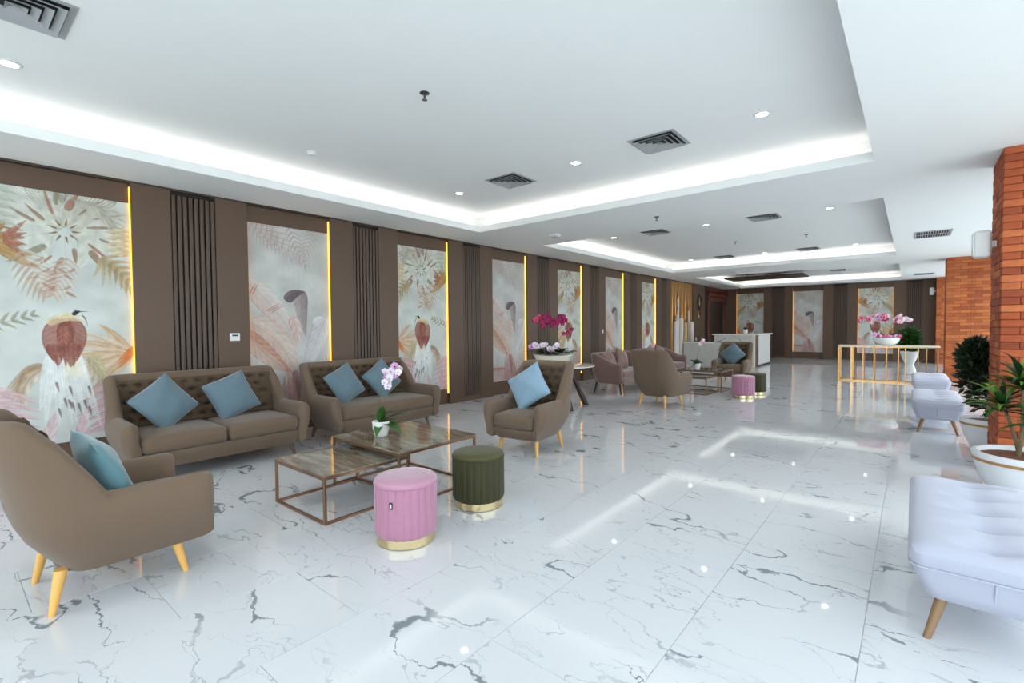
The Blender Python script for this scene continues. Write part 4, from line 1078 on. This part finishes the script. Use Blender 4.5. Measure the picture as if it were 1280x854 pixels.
obj('pot', MB().lathe([(r*.72, z) for r, z in ((.22, 0), (.235, .01), (.20, .16), (.14, .28), (.15, .31), (.23, .45), (.275, .58), (.29, .62), (.30, .66), (.27, .66), (.25, .60))], 36), 'ceramic', pt3, angle=50)
obj('soil', MB().lathe([(.18, .60), (.1, .62), (.01, .63)], 20), 'soil', pt3)
bushy(pt3, [(-.06, 0, .95, .15, .18), (.08, .02, .95, .15, .18), (0, 0, 1.12, .18, .16), (.02, 0, .8, .12, .16)], 800, 'leaf', .15, 5)

# ------------------------------------------------------------------ gold console table and its orchids
ct = thing('console_table', 'long gold console table of slim bars with a pale top', 'table', (-.485, 15.15, 0))
a, b = .97, .23
obj('table_top', MB().box(-a-.02, a+.02, -b-.02, b+.02, .885, .91, .004), 'cream', ct, smooth=False)
for sy in (-1, 1):
    obj('rail', MB().box(-a, a, sy*b-.012, sy*b+.012, .0, .024, .003), 'gold', ct, smooth=False)
    obj('rail', MB().box(-a, a, sy*b-.012, sy*b+.012, .860, .884, .003), 'gold', ct, smooth=False)
    for x in (-.97, -.70): obj('post', MB().box(x-.02, x+.02, sy*b-.02, sy*b+.02, .024, .86, .003), 'gold', ct, smooth=False)
    for x in (-.46, -.24, .0, .23, .36, .60, .75, .95): obj('bar', MB().box(x-.009, x+.009, sy*b-.009, sy*b+.009, .024, .86, .002), 'gold' if sy < 0 else 'bronze', ct, smooth=False)  # back bars take darker bronze, putting the shade on them into the colour
for x in (-.97, .97): obj('rail', MB().box(x-.012, x+.012, -b+.013, b-.013, .0, .024, .003), 'gold', ct, smooth=False)
random.seed(14)
ob = thing('orchid_arrangement', 'pale pink orchids in a round white bowl on the gold console table', 'plant', (-.50, 15.15, .911), .3)
obj('bowl', MB().lathe([(.12, 0), (.14, .005), (.22, .06), (.265, .14), (.275, .20), (.26, .20), (.24, .16)], 36), 'ceramic', ob, angle=50)
strap_leaves(ob, (0, 0, .17), 9, BL_ORC_D, 1.6, 0, .5, .06); strap_leaves(ob, (.1, 0, .17), 6, BL_ORC_D, 1.5, .3, .2, .06)
for p2, kk, nn in (((-.62, 0, .60), ['pale_pink', 'rose'], 8), ((-.25, .02, .68), ['pale_pink', 'lilac_petal'], 9), ((-.05, 0, .66), ['rose', 'pale_pink'], 8), ((.52, 0, .55), ['pale_pink', 'white_petal'], 9), ((.36, .04, .66), ['pale_pink'], 8)):
    spray(ob, (p2[0]*.1, 0, .16), (p2[0]*.35, p2[1], .85), p2, kk, nn, .5, 1.3, -PI/2, .05)
for k in range(8):
    me, lip = FL['rose' if k % 2 else 'lilac_petal']; o = obj('flower', me, None, ob, loc=(-.28+.075*k, -.14+random.uniform(-.03, .03), .23+random.uniform(-.02, .05)))
    o.rotation_euler = (0, -.2, -PI/2+random.uniform(-.6, .6)); o.scale = (1.3,)*3; obj('lip', lip, None, o)

# ------------------------------------------------------------------ reception desk
dk = thing('reception_desk', 'white marble reception desk with a raised counter and brown end strip', 'desk', (-5.4, 17.7, 0))
ox, oy = 5.4, -17.7
def dbox(name, x0, x1, y0, y1, z0, z1, m, ch=.004): return obj(name, MB().box(x0+ox, x1+ox, y0+oy, y1+oy, z0, z1, ch), m, dk, smooth=False)
dbox('low_front', -6.48, -5.40, 17.70, 17.78, 0, .80, 'desk_marble'); dbox('low_top', -6.48, -5.40, 17.68, 18.4, .80, .84, 'ceramic')
dbox('high_front', -5.40, -4.16, 17.70, 17.78, 0, 1.10, 'desk_marble'); dbox('corner_post', -4.16, -4.08, 17.70, 17.78, 0, 1.10, 'cream')
dbox('end_strip', -4.16, -4.085, 17.78, 18.25, 0, 1.10, 'brown'); dbox('end_panel', -4.16, -4.08, 18.25, 20.0, 0.06, 1.10, 'ceramic')
dbox('plinth', -4.16, -4.10, 18.25, 20.0, 0, .06, 'wenge'); dbox('counter_top', -5.46, -4.02, 17.64, 18.10, 1.10, 1.14, 'ceramic'); dbox('counter_top', -4.50, -4.02, 18.10, 20.06, 1.10, 1.14, 'ceramic')
cp = thing('small_plant', 'tiny dark succulent in a white pot on the reception counter', 'plant', (-4.42, 17.86, 1.141))
obj('pot', MB().lathe([(.06, 0), (.065, .004), (.085, .14), (.088, .155), (.075, .155), (.07, .14)], 20), 'ceramic', cp, angle=50)
strap_leaves(cp, (0, 0, .13), 9, BL_ORC_D, .75, 0, 1.0, .02)

# ------------------------------------------------------------------ ceiling fittings
def square_vent(x, y, label, s=.5):
    t = thing('ceiling_vent', label, 'air vent', (x, y, ZU), 0, 'square ceiling diffusers')
    def ring(a, b, z0, z1, slope=0.0):
        o = [(-a, -a), (a, -a), (a, a), (-a, a)]; i = [(-b, -b), (b, -b), (b, b), (-b, b)]
        return MB().loft([[(p[0], p[1], z0) for p in o], [(p[0], p[1], z1) for p in i], [(p[0], p[1], z1+.004) for p in i], [(p[0], p[1], z0+.004) for p in o], [(p[0], p[1], z0) for p in o]], True, False)
    obj('frame', ring(s/2, s/2-.035, -.006, -.006), 'metal_grey', t, smooth=False)
    obj('duct', MB().box(-s/2+.02, s/2-.02, -s/2+.02, s/2-.02, -.002, -.001), 'vent_dark', t, smooth=False)
    a = s/2-.045
    for k in range(4): obj('louvre', ring(a-k*.052, a-k*.052-.036, -.030, -.006), 'metal_grey', t, smooth=False)
    obj('centre_plate', MB().box(-.02, .02, -.02, .02, -.026, -.018), 'metal_grey', t, smooth=False)
VL = 'square grey diffuser in the %s, %s'
rows = ['first raised field near the entrance', 'first raised field before its far cove', 'second raised field', 'second raised field before its far cove']
for (x, side) in ((-4.15, 'mural wall side'), (-2.10, 'window side')):
    for k, y in enumerate((.38, 5.0, 9.68, 14.5)):
        if k == 0 and x > -3: continue
        square_vent(x, y, VL % (rows[k], side))
square_vent(-4.2, 20.9, VL % ('third raised field', 'mural wall side')); square_vent(-2.1, 20.9, VL % ('third raised field', 'window side'))
def linear_vent(x, y, label, w=.52, d=.82):
    t = thing('ceiling_vent', label, 'air vent', (x, y, ZC), 0, 'rectangular ceiling grilles')
    obj('duct', MB().box(-w/2+.02, w/2-.02, -d/2+.02, d/2-.02, -.003, -.001), 'vent_dark', t, smooth=False)
    for sx in (-1, 1): obj('frame', MB().box(sx*(w/2-.015)-.015, sx*(w/2-.015)+.015, -d/2, d/2, -.012, -.0005, .002), 'metal_grey', t, smooth=False)
    for sy in (-1, 0, 1): obj('frame', MB().box(-w/2+.03, w/2-.03, sy*(d/2-.015)-.015, sy*(d/2-.015)+.015, -.012, -.0005, .002), 'metal_grey', t, smooth=False)
    for k in range(13):
        for sy in (-1, 1): obj('slat', MB().box(-w/2+.05+k*.035, -w/2+.060+k*.035, sy*(d/4)-d/4+.035, sy*(d/4)+d/4-.035, -.010, -.004), 'metal_grey', t, smooth=False)
linear_vent(.26, 11.82, 'rectangular grille in the white soffit above the lilac benches'); linear_vent(.27, 21.1, 'rectangular grille in the white soffit before the brick pier', .52, .6)
dl = thing('downlight', 'round recessed white ceiling downlight', 'downlight', (0, 0, ZU), 0, 'ceiling downlights')
obj('trim_ring', MB().lathe([(.052, -.0005), (.070, -.0005), (.072, -.006), (.066, -.010), (.052, -.008)], 24, caps=False), 'white', dl, angle=50)
obj('lens', MB().lathe([(.052, -.004), (.03, -.0065), (.002, -.007)], 20), 'led_disc', dl)
ld = bpy.data.lights.new('downlight_beam', 'SPOT'); ld.energy = DOWN; ld.spot_size = math.radians(110); ld.spot_blend = .6; ld.shadow_soft_size = .05; ld.color = (1, .965, .91)
lo = bpy.data.objects.new('downlight_beam', ld); C.objects.link(lo); lo.parent = dl; lo.location = (0, 0, -.02)
first = True
for y in (.42, 4.97, 9.68, 14.5, 19.0):
    for x in (-5.1, -3.12, -1.1):
        o = dl if first else copy_tree(dl); first = False; o.location = (x, y, ZU)
        o['label'] = 'round white downlight in the %s, %s' % ({.42: 'first raised field near the entrance', 4.97: 'first raised field before its far cove', 9.68: 'second raised field', 14.5: 'second raised field before its far cove', 19.0: 'third raised field'}[y], {-5.1: 'mural wall side', -3.12: 'middle', -1.1: 'window side'}[x])
# dark hung panel in the last field
hp = tag(obj('ceiling_panel', MB().box(-5.55, -2.95, 19.35, 20.65, 3.19, 3.25, .006), 'wenge', smooth=False), 'dark brown hung ceiling panel in the last raised field', 'ceiling panel')
obj('hanger', MB().tube([(-4.9, 20, 3.25), (-4.9, 20, ZU)], .01, 6), 'chrome', hp); obj('hanger', MB().tube([(-3.6, 20, 3.25), (-3.6, 20, ZU)], .01, 6), 'chrome', hp)
def sprinkler(x, y, z, label):
    t = thing('sprinkler', label, 'sprinkler', (x, y, z), 0, 'fire sprinklers')
    obj('rosette', MB().lathe([(.04, -.0005), (.042, -.004), (.025, -.012), (.012, -.014)], 20), 'chrome', t)
    obj('stem', MB().lathe([(.009, -.012), (.009, -.035), (.012, -.04)], 10), 'chrome', t)
    obj('deflector', MB().lathe([(.006, -.04), (.006, -.055), (.022, -.057), (.022, -.060)], 14), 'chrome', t)
sprinkler(-3.15, 2.68, ZU, 'metal fire sprinkler in the first raised ceiling field'); sprinkler(-3.01, 7.08, ZC, 'metal fire sprinkler in the soffit between the first two raised fields')
sprinkler(-1.8, 12.18, ZU, 'metal fire sprinkler in the second raised field, window side'); sprinkler(-3.22, 12.08, ZU, 'metal fire sprinkler in the middle of the second raised field')
t = thing('smoke_detector', 'white smoke detector on the first raised ceiling field', 'smoke detector', (-5.14, 2.75, ZU))
obj('base', MB().lathe([(.055, -.0005), (.056, -.012), (.05, -.016)], 24), 'white', t); obj('head', MB().lathe([(.046, -.016), (.044, -.034), (.03, -.042), (.003, -.043)], 24), 'white', t)
t = thing('access_point', 'white flat access point on the soffit before the second raised field', 'access point', (-4.96, 7.19, ZC))
obj('base', MB().rbox(.17, .17, .03, .014, 3, (0, 0, -.0155)), 'white', t); obj('cover', MB().rbox(.15, .15, .02, .009, 3, (0, 0, -.041)), 'ceramic', t)
t = thing('camera_dome', 'small white dome camera under the soffit near the dark door', 'security camera', (-5.9, 22.9, ZC))
obj('base', MB().lathe([(.06, -.0005), (.06, -.03), (.05, -.035)], 20), 'white', t); obj('dome', MB().lathe([(.045, -.03), (.042, -.05), (.025, -.068), (.002, -.074)], 20), 'vent_dark', t)
def wall_speaker(y, z, label):
    t = thing('wall_speaker', label, 'speaker', (XE-.008, y, z), 0, 'white wall speakers')
    obj('bracket', MB().box(-.04, 0, -.02, .02, -.03, .03, .003), 'white', t, smooth=False)
    obj('cabinet', MB().rbox(.13, .17, .27, .03, 4, (-.105, 0, 0)), 'white', t, angle=60)
    obj('grille', MB().rbox(.01, .14, .23, .004, 3, (-.172, 0, 0)), 'ceramic', t)
wall_speaker(6.80, 2.24, 'white wall speaker on the brick column behind the pots'); wall_speaker(23.3, 2.62, 'white wall speaker on the far brick pier')
